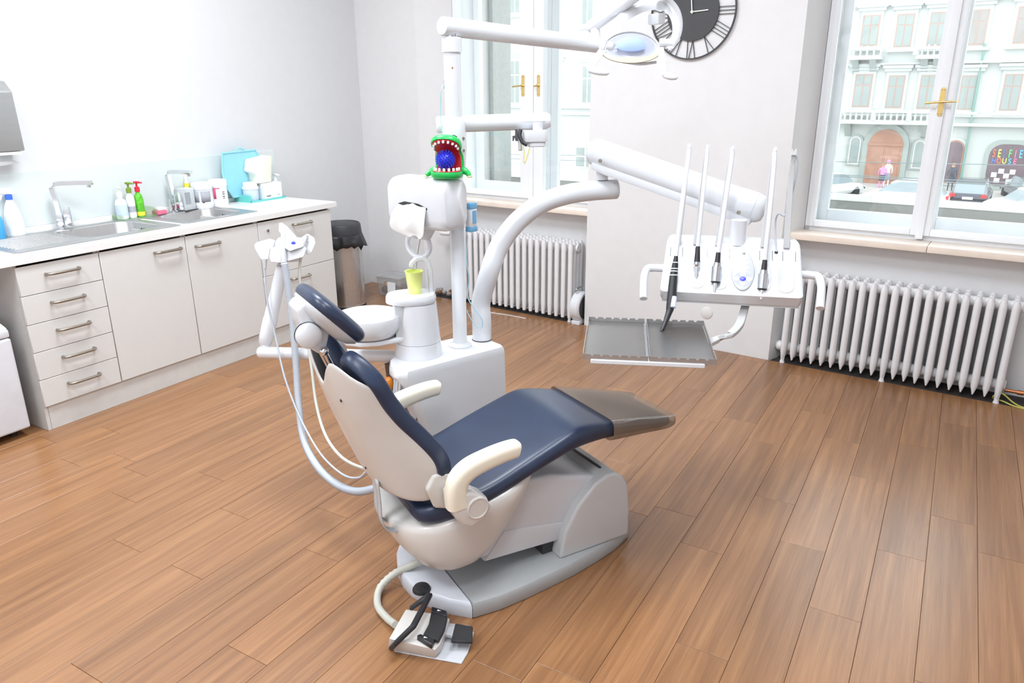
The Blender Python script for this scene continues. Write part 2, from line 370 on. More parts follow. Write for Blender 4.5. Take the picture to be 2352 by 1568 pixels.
# ------------------------------------------------------------ box windows: inner and outer pairs of sashes
def window(n, uc, half, zs, zt, mull, zg, handles, sill_t, uo, mo):
    v0 = 4.88; root = thing('window_%d' % n, None, None, W(uc, v0, 0), AW, kind='structure')
    fr = B(); f = .032; zb = zs
    for s in (-1, 1): fr.box(min(s*half, s*(half-f)), max(s*half, s*(half-f)), 0, .07, zb, zt)
    fr.box(-half, half, 0, .07, zb, zb+f); fr.box(-half, half, 0, .07, zt-.04, zt); fr.bevel(.004, merge=False).build('window_frame', 'window_white', root)
    ca = B()      # casing boards between the inner and outer window
    for s in (-1, 1): ca.box(min(s*half, s*(half-.012)), max(s*half, s*(half-.012)), .07, .25, zb, zt)
    ca.box(-half, half, .07, .25, zb, zb+.03); ca.box(-half, half, .07, .25, zt-.02, zt); ca.build('casing', 'window_white', root, smooth=False)
    for s in (-1, 1):
        a, c = sorted((s*.0012, s*(half-f+.004))); sw = mull/2
        xi0, xi1 = (c-.03 if s > 0 else a+.03), None
        sb = B(); inner = (s*mull, s*(half-.055)); lo, hi = min(inner), max(inner)
        sb.box(a, lo, -.022, .03, zb+.03, zt-.03); sb.box(hi, c, -.022, .03, zb+.03, zt-.03)
        sb.box(lo, hi, -.022, .03, zb+.03, zg); sb.box(lo, hi, -.022, .03, zt-.09, zt-.03)
        sash = sb.bevel(.005, merge=False).build('sash', 'window_white', root)
        B().box(lo-.004, hi+.004, .002, .006, zg-.004, zt-.086).build('pane', 'pane_glass', sash, smooth=False)
        # outer sash
        ob = B(); a2, c2 = sorted((s*.001, s*(half-.012))); i2 = sorted((s*mo, s*uo)); lo2, hi2 = min(s*(mo*.62), s*uo), max(s*(mo*.62), s*uo)
        ob.box(a2, max(a2+.01, lo2), .25, .30, zb+.01, zt-.02); ob.box(min(hi2, c2-.005), c2, .25, .30, zb+.01, zt-.02)
        ob.box(lo2, hi2, .25, .30, zb+.01, zg+.036); ob.box(lo2, hi2, .25, .30, zt-.09, zt-.02)
        os_ = ob.bevel(.004, merge=False).build('outer_sash', 'window_white', root)
        B().box(lo2-.003, hi2+.003, .272, .276, zg+.03, zt-.085).build('outer_pane', 'pane_glass', os_, smooth=False)
    st = B().box(-.02, .02, -.034, -.022, zb+.012, zt-.03).bevel(.004).build('cover_strip', 'window_white', root)
    for hx, hz, lev, back in handles:
        y = -.0345 if back else -.0225
        hp = B(); hp.prism([(hx+p[0], y-.004, hz+p[1]) for p in rrect(.026, .15, .011)], [(hx+p[0], y, hz+p[1]) for p in rrect(.026, .15, .011)])
        h = hp.build('handle_plate', 'brass', root)
        B().tube([(hx, y, hz), (hx, y-.03, hz)], .008, 10).tube([(hx+lev[0], y-.03, hz-.006), (hx, y-.032, hz), (hx+lev[1], y-.03, hz+.004)], .006, 10).build('lever', 'brass', h)
        for sx in (-.007, .007):
            for sz in (-.062, .062): B().ball((hx+sx, y-.0045, hz+sz), .0035, 8, sz=.5).build('screw', 'handle_metal', h)
    return root
w1 = window(1, -3.21, .755, .832, TOPW, .102, .90, [(-.075, 1.69, (-.075, .012), False), (.062, 1.69, (-.02, .012), False)], .03, .69, .105)
w2 = window(2, -.518, .645, .818, TOPW, .052, .884, [(0, 1.585, (-.075, .075), True)], .03, .575, .075)
def sill(win, u0, u1, uc, zt, th, pieces):
    for a, c in pieces:
        s = B().box(a-uc, c-uc, 4.69-4.88, .0, zt-th, zt).bevel(.005).build('window_sill', 'marble', win)
sill(w1, 0, 0, -3.21, .836, .036, ((-4.0, -3.602), (-3.6, -2.612)))
sill(w2, 0, 0, -.518, .822, .038, ((-1.212, -.452), (-.45, .195)))

# ------------------------------------------------------------ radiators
def radiator(label, u0, nsec, pitch, z0, z1, depth, cols, pointed, feet, valve=None):
    root = thing('radiator', label, 'radiator', W(u0, 4.655, -.001), AW)
    hw = pitch*.34; first = None
    b = B(); ys = [depth*(i/(cols-1)) for i in range(cols)]; r = .5*depth/(cols-1)*.78 if cols > 1 else .02
    for y in ys:
        prof = [(.25 if pointed else .7, z0-.0), (.9, z0+.045), (1, z0+.09), (.92, (z0+z1)/2), (1, z1-.06), (.95, z1-.02), (.55, z1)]
        b.loft([[(hw*k*cos(2*pi*a/10), y+r*(.6+.4*k)*sin(2*pi*a/10), z) for a in range(10)] for k, z in prof])
    for z in (z0+.06, z1-.045):
        b.lathe([(.028, -pitch*.5), (.033, -pitch*.2), (.033, pitch*.2), (.028, pitch*.5)], 12, (0, depth/2, z), RY(pi/2))
        b.box(-hw*.7, hw*.7, 0, depth, z-.03, z+.028)
    me = b.data('section', 'rad_white', ang=60)
    for i in range(nsec):
        o = bpy.data.objects.new('section', me); COL.objects.link(o); o.parent = root; o.location = (i*pitch, 0, 0)
    for i in feet:
        B().loft([[(i*pitch+hw*k*cos(2*pi*a/10), .012*k*sin(2*pi*a/10)*1.4, z) for a in range(10)] for k, z in ((.8, 0), (.55, .02), (.9, z0+.05))]).build('foot', 'rad_white', root)
    return root, pitch*(nsec-1)
rr, rl = radiator('white cast radiator with pointed fins under the right window', -1.148, 21, .0583, .03, .585, .135, 3, True, (0, 10, 20))
B().lathe([(.03, 0), (.034, .02), (.02, .035), (.012, .06)], 14, (rl+.03, .067, .54), RY(pi/2)).build('end_plug', 'rad_white', rr)
B().lathe([(.03, 0), (.034, .02), (.02, .035)], 14, (-.03, .067, .09), RY(-pi/2)).build('end_plug', 'rad_white', rr)
rr2, rl2 = radiator('white rounded column radiator under the left window behind the pole', -3.838, 20, .0585, .03, .60, .14, 4, False, (0, 19))
vb = B().tube([(-.02, .075, .545), (-.07, .075, .545)], .013, 10).tube([(-.07, .075, .56), (-.07, .075, .50)], .016, 10).build('valve', 'handle_metal', rr2)
B().lathe([(.014, 0), (.024, .012), (.026, .06), (.022, .085), (.018, .09)], 18, (-.085, .07, .545), RY(-pi/2) @ RX(.25)).build('thermostat_head', 'pipe_plastic', vb)
B().tube(bez([(-.07, .075, .5), (-.07, .09, .3), (-.07, .1, .05), (-.07, .1, 0)], 12), .012, 10).build('pipe', 'rad_white', rr2)

# ============================================================ OUTSIDE
for i, (u0, u1) in enumerate(((-6.2, -2.0), (-2.0, 2.2))):
    struct(B().prism([W(u0, 5.20, .84), W(u1, 5.20, .84), W(u1, 5.98, .80), W(u0, 5.98, .80)], [W(u0, 5.20, .868), W(u1, 5.20, .868), W(u1, 5.98, .866), W(u0, 5.98, .866)]), 'trim_%d' % (3+i), 'ledge_stone', smooth=False)
    struct(B().prism([W(u0, 5.98, .70), W(u1, 5.98, .70), W(u1, 6.4, .70), W(u0, 6.4, .70)], [W(u0, 5.98, .872), W(u1, 5.98, .872), W(u1, 6.4, .872), W(u0, 6.4, .872)]), 'trim_%d' % (5+i), 'ledge_rim', smooth=False)
b = B()
plan(b, [(-5.1, 5.362), (-3.93, 5.362), (-3.93, 5.62), (-5.1, 5.62)], .86, ZC); struct(b, 'wall_outside', 'stucco_grey', smooth=False)
VF = 58.; ZG = onv(2032, 431, 56.5).z
b = B(); b.prism([W(-75, 5.9, ZG-.3), W(40, 5.9, ZG-.3), W(40, VF+3, ZG-.3), W(-75, VF+3, ZG-.3)], [W(-75, 5.9, ZG-.02), W(40, 5.9, ZG-.02), W(40, VF+3, ZG-.02), W(-75, VF+3, ZG-.02)])
struct(b, 'street', 'road', smooth=False)
b = B(); b.prism([W(-75, VF-7, ZG-.02), W(40, VF-7, ZG-.02), W(40, VF+1, ZG-.02), W(-75, VF+1, ZG-.02)], [W(-75, VF-7, ZG+.12), W(40, VF-7, ZG+.12), W(40, VF+1, ZG+.12), W(-75, VF+1, ZG+.12)])
struct(b, 'pavement', 'pavement', smooth=False)
def fr(x0, y0, x1, y1):      # picture rectangle -> rectangle on the street front
    a = uv(onv(x0, (y0+y1)/2, VF)); c = uv(onv(x1, (y0+y1)/2, VF)); t = uv(onv((x0+x1)/2, y0, VF)); d = uv(onv((x0+x1)/2, y1, VF))
    return a[0], c[0], d[2]-ZG-.12, t[2]-ZG-.12
def building(label, u0, u1, h, wallm):
    uc = (u0+u1)/2; root = thing('building', label, 'building', W(uc, VF, ZG+.12), AW)
    B().box(u0-uc, u1-uc, 0, 8, 0, h).build('wall', wallm, root, smooth=False); return root, uc
def arch(x0, x1, z0, z1, n=10):
    r = (x1-x0)/2; c = (x0+x1)/2; zc = z1-r
    return [(x0, z0), (x1, z0)]+[(c+r*cos(pi*k/n), zc+r*sin(pi*k/n)) for k in range(n+1)]
def xz(P, y): return [(p[0], y, p[1]) for p in P]
def fwindow(root, uc, rect, case, pane, surround, arched=False, bars=True, mold=True):
    a, c, z0, z1 = rect; a -= uc; c -= uc; w = c-a; hh = z1-z0
    P = arch(a, c, z0, z1) if arched else [(a, z0), (c, z0), (c, z1), (a, z1)]
    o = .16; Q = arch(a-o, c+o, z0-.1, z1+o) if arched else [(a-o, z0-.12), (c+o, z0-.12), (c+o, z1+.25), (a-o, z1+.25)]
    s = B().prism(xz(Q, 0.0), xz(Q, -.14)).build('surround', surround, root, smooth=False)
    if mold and not arched:
        B().box(a-.4, c+.4, -.45, 0, z1+.45, z1+.62).box(a-.3, c+.3, -.3, 0, z1+.25, z1+.45).build('lintel', surround, s, smooth=False)
        B().box(a-.35, c+.35, -.35, 0, z0-.3, z0-.12).build('sill', surround, s, smooth=False)
    wnd = B().prism(xz(P, -.142), xz(P, -.16)).build('window', case, root, smooth=False)
    g = .09*w/1.1
    if arched: B().prism(xz(arch(a+g, c-g, z0+g, z1-g), -.162), xz(arch(a+g, c-g, z0+g, z1-g), -.17)).build('pane', pane, wnd, smooth=False); return
    m = (a+c)/2; zt = z0+hh*.66
    for xa, xb in ((a+g, m-g*.5), (m+g*.5, c-g)):
        for za, zb in ((z0+g, zt-g*.5), (zt+g*.5, z1-g)):
            B().box(xa, xb, -.172, -.162, za, zb).build('pane', pane, wnd, smooth=False)
A_, uA = building('ornate pale green apartment front opposite with brown portal, through the right window', -17, 9, 17, 'stone_mint')
for r in ((1980, 35, 2020, 106), (2058, 32, 2098, 108), (2134, 28, 2176, 106), (2227, 22, 2268, 104), (2333, 14, 2380, 100)):
    fwindow(A_, uA, fr(*r), 'casement_brown', 'pane_warm' if r[0] > 2200 else 'pane_pale', 'stone_mint')
for r in ((1962, 170, 2002, 246), (2038, 173, 2076, 248), (2111, 172, 2150, 250), (2204, 173, 2242, 252), (2302, 170, 2344, 254)):
    fwindow(A_, uA, fr(*r), 'casement_brown', 'pane_pale', 'stone_mint')
for r in ((1951, 313, 1976, 376), (2098, 322, 2122, 386)): fwindow(A_, uA, fr(*r), 'casement_white', 'pane_pale', 'stone_grey', True)
def slabp(x0, y0, x1, y1, d, name, m='stone_mint'):
    a, c, z0, z1 = fr(x0, y0, x1, y1); return B().box(a-uA, c-uA, -d, 0, z0, z1).build(name, m, A_, smooth=False)
slabp(1700, 282, 2700, 289, .55, 'cornice'); slabp(1700, 262, 2700, 268, .3, 'cornice'); slabp(1700, 141, 2700, 146, .35, 'cornice'); slabp(1700, -2, 2700, 4, .4, 'cornice')
for x0, x1, y0, y1 in ((1954, 2030, 110, 138), (2110, 2178, 108, 136), (1936, 2150, 252, 284)):
    bal = slabp(x0, y1-9, x1, y1, 1.2, 'balcony'); a, c, z0, z1 = fr(x0, y0, x1, y1)
    B().box(a-uA, c-uA, -1.25, -1.0, z1-.18, z1).build('rail', 'stone_mint', bal, smooth=False)
    n = max(5, int((c-a)/.35))
    for k in range(n+1):
        xx = a-uA+(c-a)*k/n; big = k % 6 == 0
        B().lathe([(.09, 0), (.05, .1), (.1, .3), (.05, .5), (.08, .6)] if not big else [(.18, 0), (.18, .62)], 6, (xx, -1.12, z0+.25), caps=True).build('baluster', 'stone_mint', bal)
    for xx in (a-uA+.5, c-uA-.5): B().loft([[(xx-.2, y, z) for y, z in ((0, z0-.9), (-.9, z0), (0, z0))], [(xx+.2, y, z) for y, z in ((0, z0-.9), (-.9, z0), (0, z0))]]).build('bracket', 'stone_grey', bal, smooth=False)
# portal
a, c, z0, z1 = fr(1992, 296, 2072, 424); a -= uA; c -= uA
po = B().prism(xz(arch(a-.35, c+.35, 0, z1+.35, 16), 0), xz(arch(a-.35, c+.35, 0, z1+.35, 16), -.3)).build('portal', 'stone_grey', A_, smooth=False)
dr = B().prism(xz(arch(a, c, 0, z1, 16), -.3), xz(arch(a, c, 0, z1, 16), -.33)).build('door', 'portal_wood', po, smooth=False)
mid = (a+c)/2
for xa, xb in ((a+.15, mid-.06), (mid+.06, c-.15)):
    for za, zb in ((.3, 1.2), (1.4, 2.4)): B().box(xa, xb, -.37, -.32, za, zb).bevel(.04).build('door_panel', 'portal_wood', po, smooth=False)
B().box(a, c, -.4, -.3, 2.55, 2.72).build('transom', 'portal_wood', po, smooth=False)
# arched shop door and display window
fwindow(A_, uA, fr(2166, 321, 2211, 421), 'portal_wood', 'shop_dark', 'stone_mint', True)
a, c, z0, z1 = fr(2268, 331, 2362, 428); a -= uA; c -= uA
S_ = [(p[0]+(a+c)/2, p[1]+(z0+z1)/2) for p in rrect(c-a, z1-z0, .7)]; S2 = [(p[0]+(a+c)/2, p[1]+(z0+z1)/2) for p in rrect(c-a+.5, z1-z0+.5, .8)]
shop = B().prism(xz(S2, 0), xz(S2, -.14)).build('shop_window', 'stone_grey', A_, smooth=False)
B().prism(xz(S_, -.142), xz(S_, -.16)).build('display', 'shop_dark', shop, smooth=False)
def letters(text, cols, rect):
    a, c, z0, z1 = rect; n = len(text)
    for i, ch in enumerate(text):
        cu = bpy.data.curves.new('letter', 'FONT'); cu.body = ch; cu.size = 1; cu.extrude = .02; cu.offset = .02; cu.align_x = 'CENTER'; o0 = bpy.data.objects.new('tmp', cu); COL.objects.link(o0)
        dg = bpy.context.evaluated_depsgraph_get(); me = bpy.data.meshes.new_from_object(o0.evaluated_get(dg)); bpy.data.objects.remove(o0); me.name = 'letter'
        hgt = z1-z0; me.transform(Matrix.Translation((a-uA+(c-a)*(i+.5)/n, -.19, z0)) @ Matrix.Diagonal(((c-a)/n*1.25, 1, hgt*1.36, 1)) @ RX(pi/2)); me.materials.clear(); me.materials.append(MATS['letter_'+cols[i]])
        o = bpy.data.objects.new('letter', me); COL.objects.link(o); o.parent = shop
letters('SELFIE', ['red', 'lime', 'navy', 'green', 'pink', 'sky'], fr(2278, 342, 2352, 361))
letters('HOUSE', ['blue', 'red', 'lime', 'sky', 'pink'], fr(2277, 362, 2338, 375))
for i, (px, py) in enumerate(((2283, 395), (2300, 387), (2311, 398), (2326, 389), (2333, 404), (2289, 408), (2316, 411), (2340, 413))):
    a, c, z0, z1 = fr(px-6.5, py, px+6.5, py+11); B().box(a-uA, c-uA, -.2, -.17, z0, z1).build('price_card', 'cloth_white', shop, smooth=False)
p0 = fr(2263, 100, 2266, 102); p1 = fr(2205, 422, 2208, 424)
B().tube([(p0[0]-uA, -.25, p0[3]), ((p0[0]+p1[0])/2-uA, -.25, (p0[2]+p1[2])/2), (p1[0]-uA, -.25, .1)], .07, 8).build('drainpipe', 'pipe_green', A_)
# white building seen through the left window
B_, uB = building('white apartment front with tall narrow casements through the left window', -62, -22, 17, 'stone_white')
for r in ((1172, -60, 1197, 32), (1260, -55, 1290, 46), (1338, -50, 1366, 58), (1172, 138, 1197, 238), (1260, 146, 1290, 236), (1338, 150, 1364, 238)):
    fwindow(B_, uB, fr(*r), 'casement_white', 'pane_pale', 'stone_white')
for r in ((1148, 342, 1166, 392), (1252, 340, 1282, 396), (1321, 334, 1372, 404)): fwindow(B_, uB, fr(*r), 'casement_white', 'pane_pale', 'stone_white', bars=False, mold=False)
a, c, z0, z1 = fr(900, 256, 1560, 262); B().box(a-uB, c-uB, -.4, 0, z0, z1).build('cornice', 'stone_white', B_, smooth=False)
a, c, z0, z1 = fr(900, 244, 1560, 248); B().box(a-uB, c-uB, -.3, 0, z0, z1).build('cornice', 'stone_white', B_, smooth=False)

# ------------------------------------------------------------ cars, people and wires in the street
def car(label, m, px, py, rz, L=4.4, wid=1.8, h=1.46):
    p = onz(px, py, ZG-.02); root = thing('car', label, 'car', p, rz); w = wid/2
    body = [(-L/2, .35, .62), (-L/2+.08, .28, .8), (-L*.3, .26, .92), (L*.22, .26, .9), (L*.42, .28, .78), (L/2, .35, .6)]
    B().loft([[(x, y*w, z) for y, z in ((-.86, z0), (-1, z0+.2), (-1, z1-.15), (-.86, z1), (.86, z1), (1, z1-.15), (1, z0+.2), (.86, z0))] for x, z0, z1 in body]).build('body', m, root, ang=30)
    cab = [(-L*.46, .80, .82), (-L*.38, .86, h-.1), (-L*.2, .84, h), (L*.05, .84, h), (L*.15, .84, h-.12), (L*.3, .84, .86)]
    B().loft([[(x, y*w, z) for y, z in ((-.9, .8), (-.74, zt), (.74, zt), (.9, .8))] for x, _, zt in cab]).build('cabin', 'car_glass', root, ang=30)
    B().loft([[(x, y*w, z) for y, z in ((-.75, zt-.03), (-.7, zt+.03), (.7, zt+.03), (.75, zt-.03))] for x, zt in ((-L*.39, h-.13), (-L*.2, h), (L*.05, h), (L*.16, h-.12))]).build('roof', m, root, ang=30)
    for sx in (-L*.31, L*.31):
        for sy in (-1, 1): B().lathe([(.2, -.1), (.32, -.1), (.32, .1), (.2, .1)], 14, (sx, sy*(w-.1), .32), RX(pi/2)).build('wheel', 'tyre', root)
    for sy in (-1, 1): B().box(-L/2-.04, -L/2+.1, sy*w*.78-.14, sy*w*.78+.14, .62, .8).build('tail_lamp', 'tail_red', root)
    B().box(-L/2-.03, -L/2+.02, -.26, .26, .5, .64).build('number_plate', 'plate_white', root)
    for sx in (-1,): B().box(-L/2-.02, -L/2+.15, -w*.8, w*.8, .3, .42).build('bumper', m, root)
    return root
yv = AW+pi/2
car('dark estate car seen from behind in front of the shop door', 'car_dark', 2226, 468, yv, wid=1.95)
car('dark blue car cut off by the right picture edge beside the display window', 'car_dark', 2352, 462, yv+.25)
car('white car seen side-on with its tail to the right, before the portal', 'car_white', 2074, 474, AW+pi)
car('white car parked beyond the ledge at the left edge of the right window', 'car_white', 1905, 452, yv-.4)
car('white car at the lower right corner of the right window', 'car_white', 2372, 496, yv+2.0)
def person(label, px, py, top, legs, hgt, hat=None, rz=0):
    p = onz(px, py, ZG+.12); p.z = ZG+.12; root = thing('person', label, 'person', p, rz); s = hgt/1.7
    P = [(0, 0, .92), (0, 0, 1.12), (0, 0, 1.36), (0, 0, 1.46), (0, 0, 1.6), (.2, 0, 1.36), (.26, .02, 1.1), (.24, .1, .88), (-.2, 0, 1.36), (-.26, .02, 1.1), (-.24, .1, .88), (.1, 0, .86), (.11, .02, .48), (.12, -.02, .07), (.12, .12, .03), (-.1, 0, .86), (-.11, -.02, .48), (-.12, -.06, .07), (-.12, .1, .03)]
    E = [(0, 1), (1, 2), (2, 3), (3, 4), (2, 5), (5, 6), (6, 7), (2, 8), (8, 9), (9, 10), (0, 11), (11, 12), (12, 13), (13, 14), (0, 15), (15, 16), (16, 17), (17, 18)]
    rad = [.15, .14, .16, .06, .1, .07, .05, .035, .07, .05, .035, .09, .065, .05, .04, .09, .065, .05, .04]
    bm = bmesh.new(); sk = bm.verts.layers.skin.verify(); vs = [bm.verts.new(Vector(q)*s) for q in P]
    for i, v in enumerate(vs): v[sk].radius = (rad[i]*s, rad[i]*s*.8); v[sk].use_root = i == 0
    for i, j in E: bm.edges.new((vs[i], vs[j]))
    me = bpy.data.meshes.new('body'); bm.to_mesh(me); bm.free()
    me.materials.append(MATS[top]); o = bpy.data.objects.new('body', me); COL.objects.link(o); o.parent = root; o.modifiers.new('skin', 'SKIN'); md = o.modifiers.new('sub', 'SUBSURF'); md.levels = 1; md.render_levels = 1
    B().ball((0, 0, 1.58*s), .11*s, 12, sz=1.2).build('head', 'skin', root)
    B().lathe([(.17*s, .93*s), (.185*s, .86*s), (.19*s, .5*s)], 12, sy=.75, caps=True).build('trousers', legs, root)
    B().ball((0, -.01, 1.64*s), .118*s, 12).build('hat' if hat else 'hair', hat or 'cloth_brown', root)
person('person in a pink top standing before the brown portal', 2022, 431, 'cloth_pink', 'cloth_dark', 1.55)
person('person in a white top and violet hat beside the one in pink', 2033, 430, 'cloth_white', 'cloth_blue', 1.75, 'cloth_pink')
person('person in dark clothes before the arched shop door', 2180, 438, 'cloth_dark', 'cloth_dark', 1.7)
for i, (xa, ya, xb, yb, v, lab) in enumerate(((1900, 371, 2400, 380, 24, 'uppermost thin overhead street wire across the right window view'), (1900, 400, 2400, 423, 22, 'middle overhead street wire across the right window view'), (1900, 403, 2400, 431, 20, 'lowest overhead street wire across the right window view'),
        (1120, 354, 1370, 357, 24, 'uppermost street wire in the left window view'), (1120, 363, 1370, 370, 22, 'lower street wire in the left window view'))):
    A0, A1 = onv(xa, ya, v), onv(xb, yb, v); c = (A0+A1)/2
    solo(B().tube([A0-c, A1-c], .012, 6), 'street_wire', 'wire_grey', lab, 'wire', c, group='overhead street wires')
# ============================================================ THE CABINET RUN ON THE LEFT
XD, ZB, ZTOP, WT = -3.825, .132, .866, .908      # door faces, bottom edge, top edge, worktop surface
def handle(parent, y, z, ln=.15):
    b = B(); x = XD
    b.tube(bez([(x, y-ln/2, z), (x+.016, y-ln/2, z), (x+.03, y-ln/2+.012, z), (x+.033, y-ln*.3, z), (x+.034, y, z), (x+.033, y+ln*.3, z), (x+.03, y+ln/2-.012, z), (x+.016, y+ln/2, z), (x, y+ln/2, z)], 32), .0075, 10)
    b.build('handle', 'handle_metal', parent, world=True)
def cabinet(name, label, y0, y1, fronts):
    root = thing(name, label, 'cabinet', (-4.15, (y0+y1)/2, ZB)); b = B(); t = .016
    b.box(XL+.005, XD-.02, y0, y0+t, ZB, ZTOP).box(XL+.005, XD-.02, y1-t, y1, ZB, ZTOP).box(XL+.005, XD-.02, y0+t, y1-t, ZB, ZB+t).box(XL+.005, XL+.015, y0+t, y1-t, ZB+t, ZTOP)
    b.build('body', 'laminate_edge', root, world=True, smooth=False)
    for nm, z0, z1, hy, hz, hl in fronts:
        f = B().box(XD-.018, XD, y0+.0015, y1-.0015, z0+.0015, z1-.0015).bevel(.0015, 1).build(nm, 'laminate', root, world=True)
        handle(f, hy, hz, hl)
    return root
h = (ZTOP-.008-ZB)/5
cabinet('drawer_cabinet', 'white narrow cabinet with five drawers at the left end of the worktop', 1.803, 2.221, [('drawer', ZB+i*h, ZB+(i+1)*h, 2.02, ZB+(i+.62)*h, .165) for i in range(5)])
cabinet('base_cabinet', 'white door cabinet under the draining sink, next to the five drawers', 2.223, 2.744, [('door', ZB, ZTOP-.008, 2.62, .80, .165)])
cabinet('base_cabinet', 'white door cabinet between the other door and the two deep drawers', 2.746, 3.281, [('door', ZB, ZTOP-.008, 2.89, .79, .165)])
zm = .50
cb = cabinet('drawer_cabinet', 'white cabinet with two deep drawers and a keyhole beside the bin', 3.283, 3.945, [('drawer', ZB, zm, 3.60, .44, .165), ('drawer', zm, ZTOP-.008, 3.66, .805, .165)])
lk = B().lathe([(.011, 0), (.011, .006), (.008, .008)], 16, (XD, 3.36, .80), RY(pi/2)).build('lock', 'chrome_soft', cb, world=True)
B().box(XD+.008, XD+.01, 3.358, 3.362, .793, .807).build('keyhole', 'joint_dark', lk, world=True)
pl = thing('plinth', 'off-white plinth board running along the floor under the cabinets', 'plinth', (-3.85, 2.87, 0))
B().box(-3.855, -3.84, 1.822, 3.94, .001, ZB).build('kick_board', 'laminate_edge', pl, world=True, smooth=False)
B().box(-4.44, -3.84, 1.803, 1.82, .001, ZB).build('return_board', 'laminate_edge', pl, world=True, smooth=False)
# worktop with two cut-outs for the sinks
H1, H2 = (-4.36, -3.99, 2.28, 2.74), (-4.36, -4.0, 2.92, 3.34)
b = B(); xs0, xs1 = XL, -3.815
def wt(x0, x1, y0, y1): b.box(x0, x1, y0, y1, WT-.038, WT)
YA, YB = .9, 4.0
wt(xs0, H1[0], YA, YB); wt(H1[1], xs1, YA, YB); wt(H1[0], H1[1], YA, H1[2]); wt(H1[0], H1[1], H1[3], H2[2]); wt(H1[0], H1[1], H2[3], YB)
wk = thing('worktop', 'long white worktop with two inset sinks along the left wall', 'worktop', (-4.14, 2.4, WT-.038))
b.build('top', 'worktop', wk, world=True, smooth=False)
B().box(xs1, xs1+.004, YA, YB, WT-.036, WT-.003).build('front_edge', 'worktop', wk, world=True)
B().box(XL, XL+.018, YA, YB, WT, WT+.03).bevel(.004).build('upstand', 'worktop', wk, world=True)
tag(struct(B().box(XL, XL+.006, YA, 4.07, WT+.031, 1.238), 'trim_7', 'splash_glass', smooth=False), None, None)
# sinks
def sink(label, x0, x1, y0, y1, bx0, bx1, by0, by1, dep, drain):
    root = thing('sink', label, 'sink', ((x0+x1)/2, (y0+y1)/2, WT)); z = WT+.0015
    cx, cy = (bx0+bx1)/2, (by0+by1)/2
    n = 6; def_ = lambda w, hgt, r, zz, ox=cx, oy=cy: [(ox+p[0], oy+p[1], zz) for p in rrect(w, hgt, r, n)]
    O = [((x0+x1)/2+p[0], (y0+y1)/2+p[1]) for p in rrect(x1-x0, y1-y0, .025, n)]
    rings = [[(p[0], p[1], z-.001) for p in O], [(p[0]*.998+(x0+x1)/2*.002, p[1]*.998+(y0+y1)/2*.002, z+.003) for p in O],
             def_(bx1-bx0+.012, by1-by0+.012, .085, z+.002), def_(bx1-bx0-.002, by1-by0-.002, .08, z-.004), def_(bx1-bx0-.02, by1-by0-.02, .08, z-dep+.03), def_(bx1-bx0-.07, by1-by0-.07, .06, z-dep)]
    B().loft(rings, caps=False).prism(def_(bx1-bx0-.07, by1-by0-.07, .06, z-dep-.001), def_(bx1-bx0-.07, by1-by0-.07, .06, z-dep)).build('basin', 'steel', root, world=True, ang=50)
    B().lathe([(.03, 0), (.03, .002), (.02, .003), (.018, .001)], 20, (cx, cy, z-dep)).build('drain', 'chrome_soft', root, world=True)
    for k in range(3): B().box(cx-.03+k*.022, cx-.018+k*.022, by1-.0125, by1-.0105, z-.055, z-.03).build('overflow_slot', 'joint_dark', root, world=True)
    if drain:
        for k in range(11):
            xx = bx0+.02+k*(bx1-bx0-.04)/10; B().tube([(xx, y0+.05, z+.0022), (xx, by0-.055, z+.0018)], .0035, 6).build('drain_rib', 'steel', root, world=True)
    return root
sink('steel sink with a ribbed draining board, left of the two', -4.42, -3.905, 1.86, 2.80, *H1, .16, True)
sink('small square steel sink, right of the two', -4.42, -3.93, 2.845, 3.40, *H2, .15, False)
def faucet(label, x, y, ry, ln=.19):
    root = thing('faucet', label, 'faucet', (x, y, WT+.004), ry)
    B().lathe([(.026, 0), (.026, .006), (.022, .008)], 20).build('base', 'chrome', root)
    B().box(-.02, .02, -.02, .02, .006, .085).bevel(.004).build('body', 'chrome', root)
    b = B(); path = bez([(0, 0, .08), (-.004, 0, .16), (-.012, 0, .225), (-.006, 0, .246), (.02, 0, .256), (.1, 0, .258), (ln, 0, .257)], 28)
    b.loft([[(p[0]+dx*cos(a)-0, p[1]+dy, p[2]+dx*sin(a)) for dx, dy in ((-.012, -.014), (.012, -.014), (.012, .014), (-.012, .014))] for p, a in zip(path, [0 if q[2] < .235 else (pi/4 if q[2] < .25 else pi/2) for q in path])])
    b.bevel(.003, 1).build('spout', 'chrome', root)
    B().lathe([(.011, 0), (.011, .014)], 14, (ln-.02, 0, .231)).build('aerator', 'chrome_soft', root)
    B().hexa([(.02, -.018, .03), (.062, -.018, .012), (.062, .018, .012), (.02, .018, .03), (.02, -.018, .1), (.055, -.018, .125), (.055, .018, .125), (.02, .018, .1)]).bevel(.005).build('lever', 'chrome', root)
faucet('chrome square faucet over the draining sink', -4.395, 2.37, .75, .2)
faucet('chrome square faucet beside the pink sponge at the small sink', -4.40, 3.11, .25, .17)
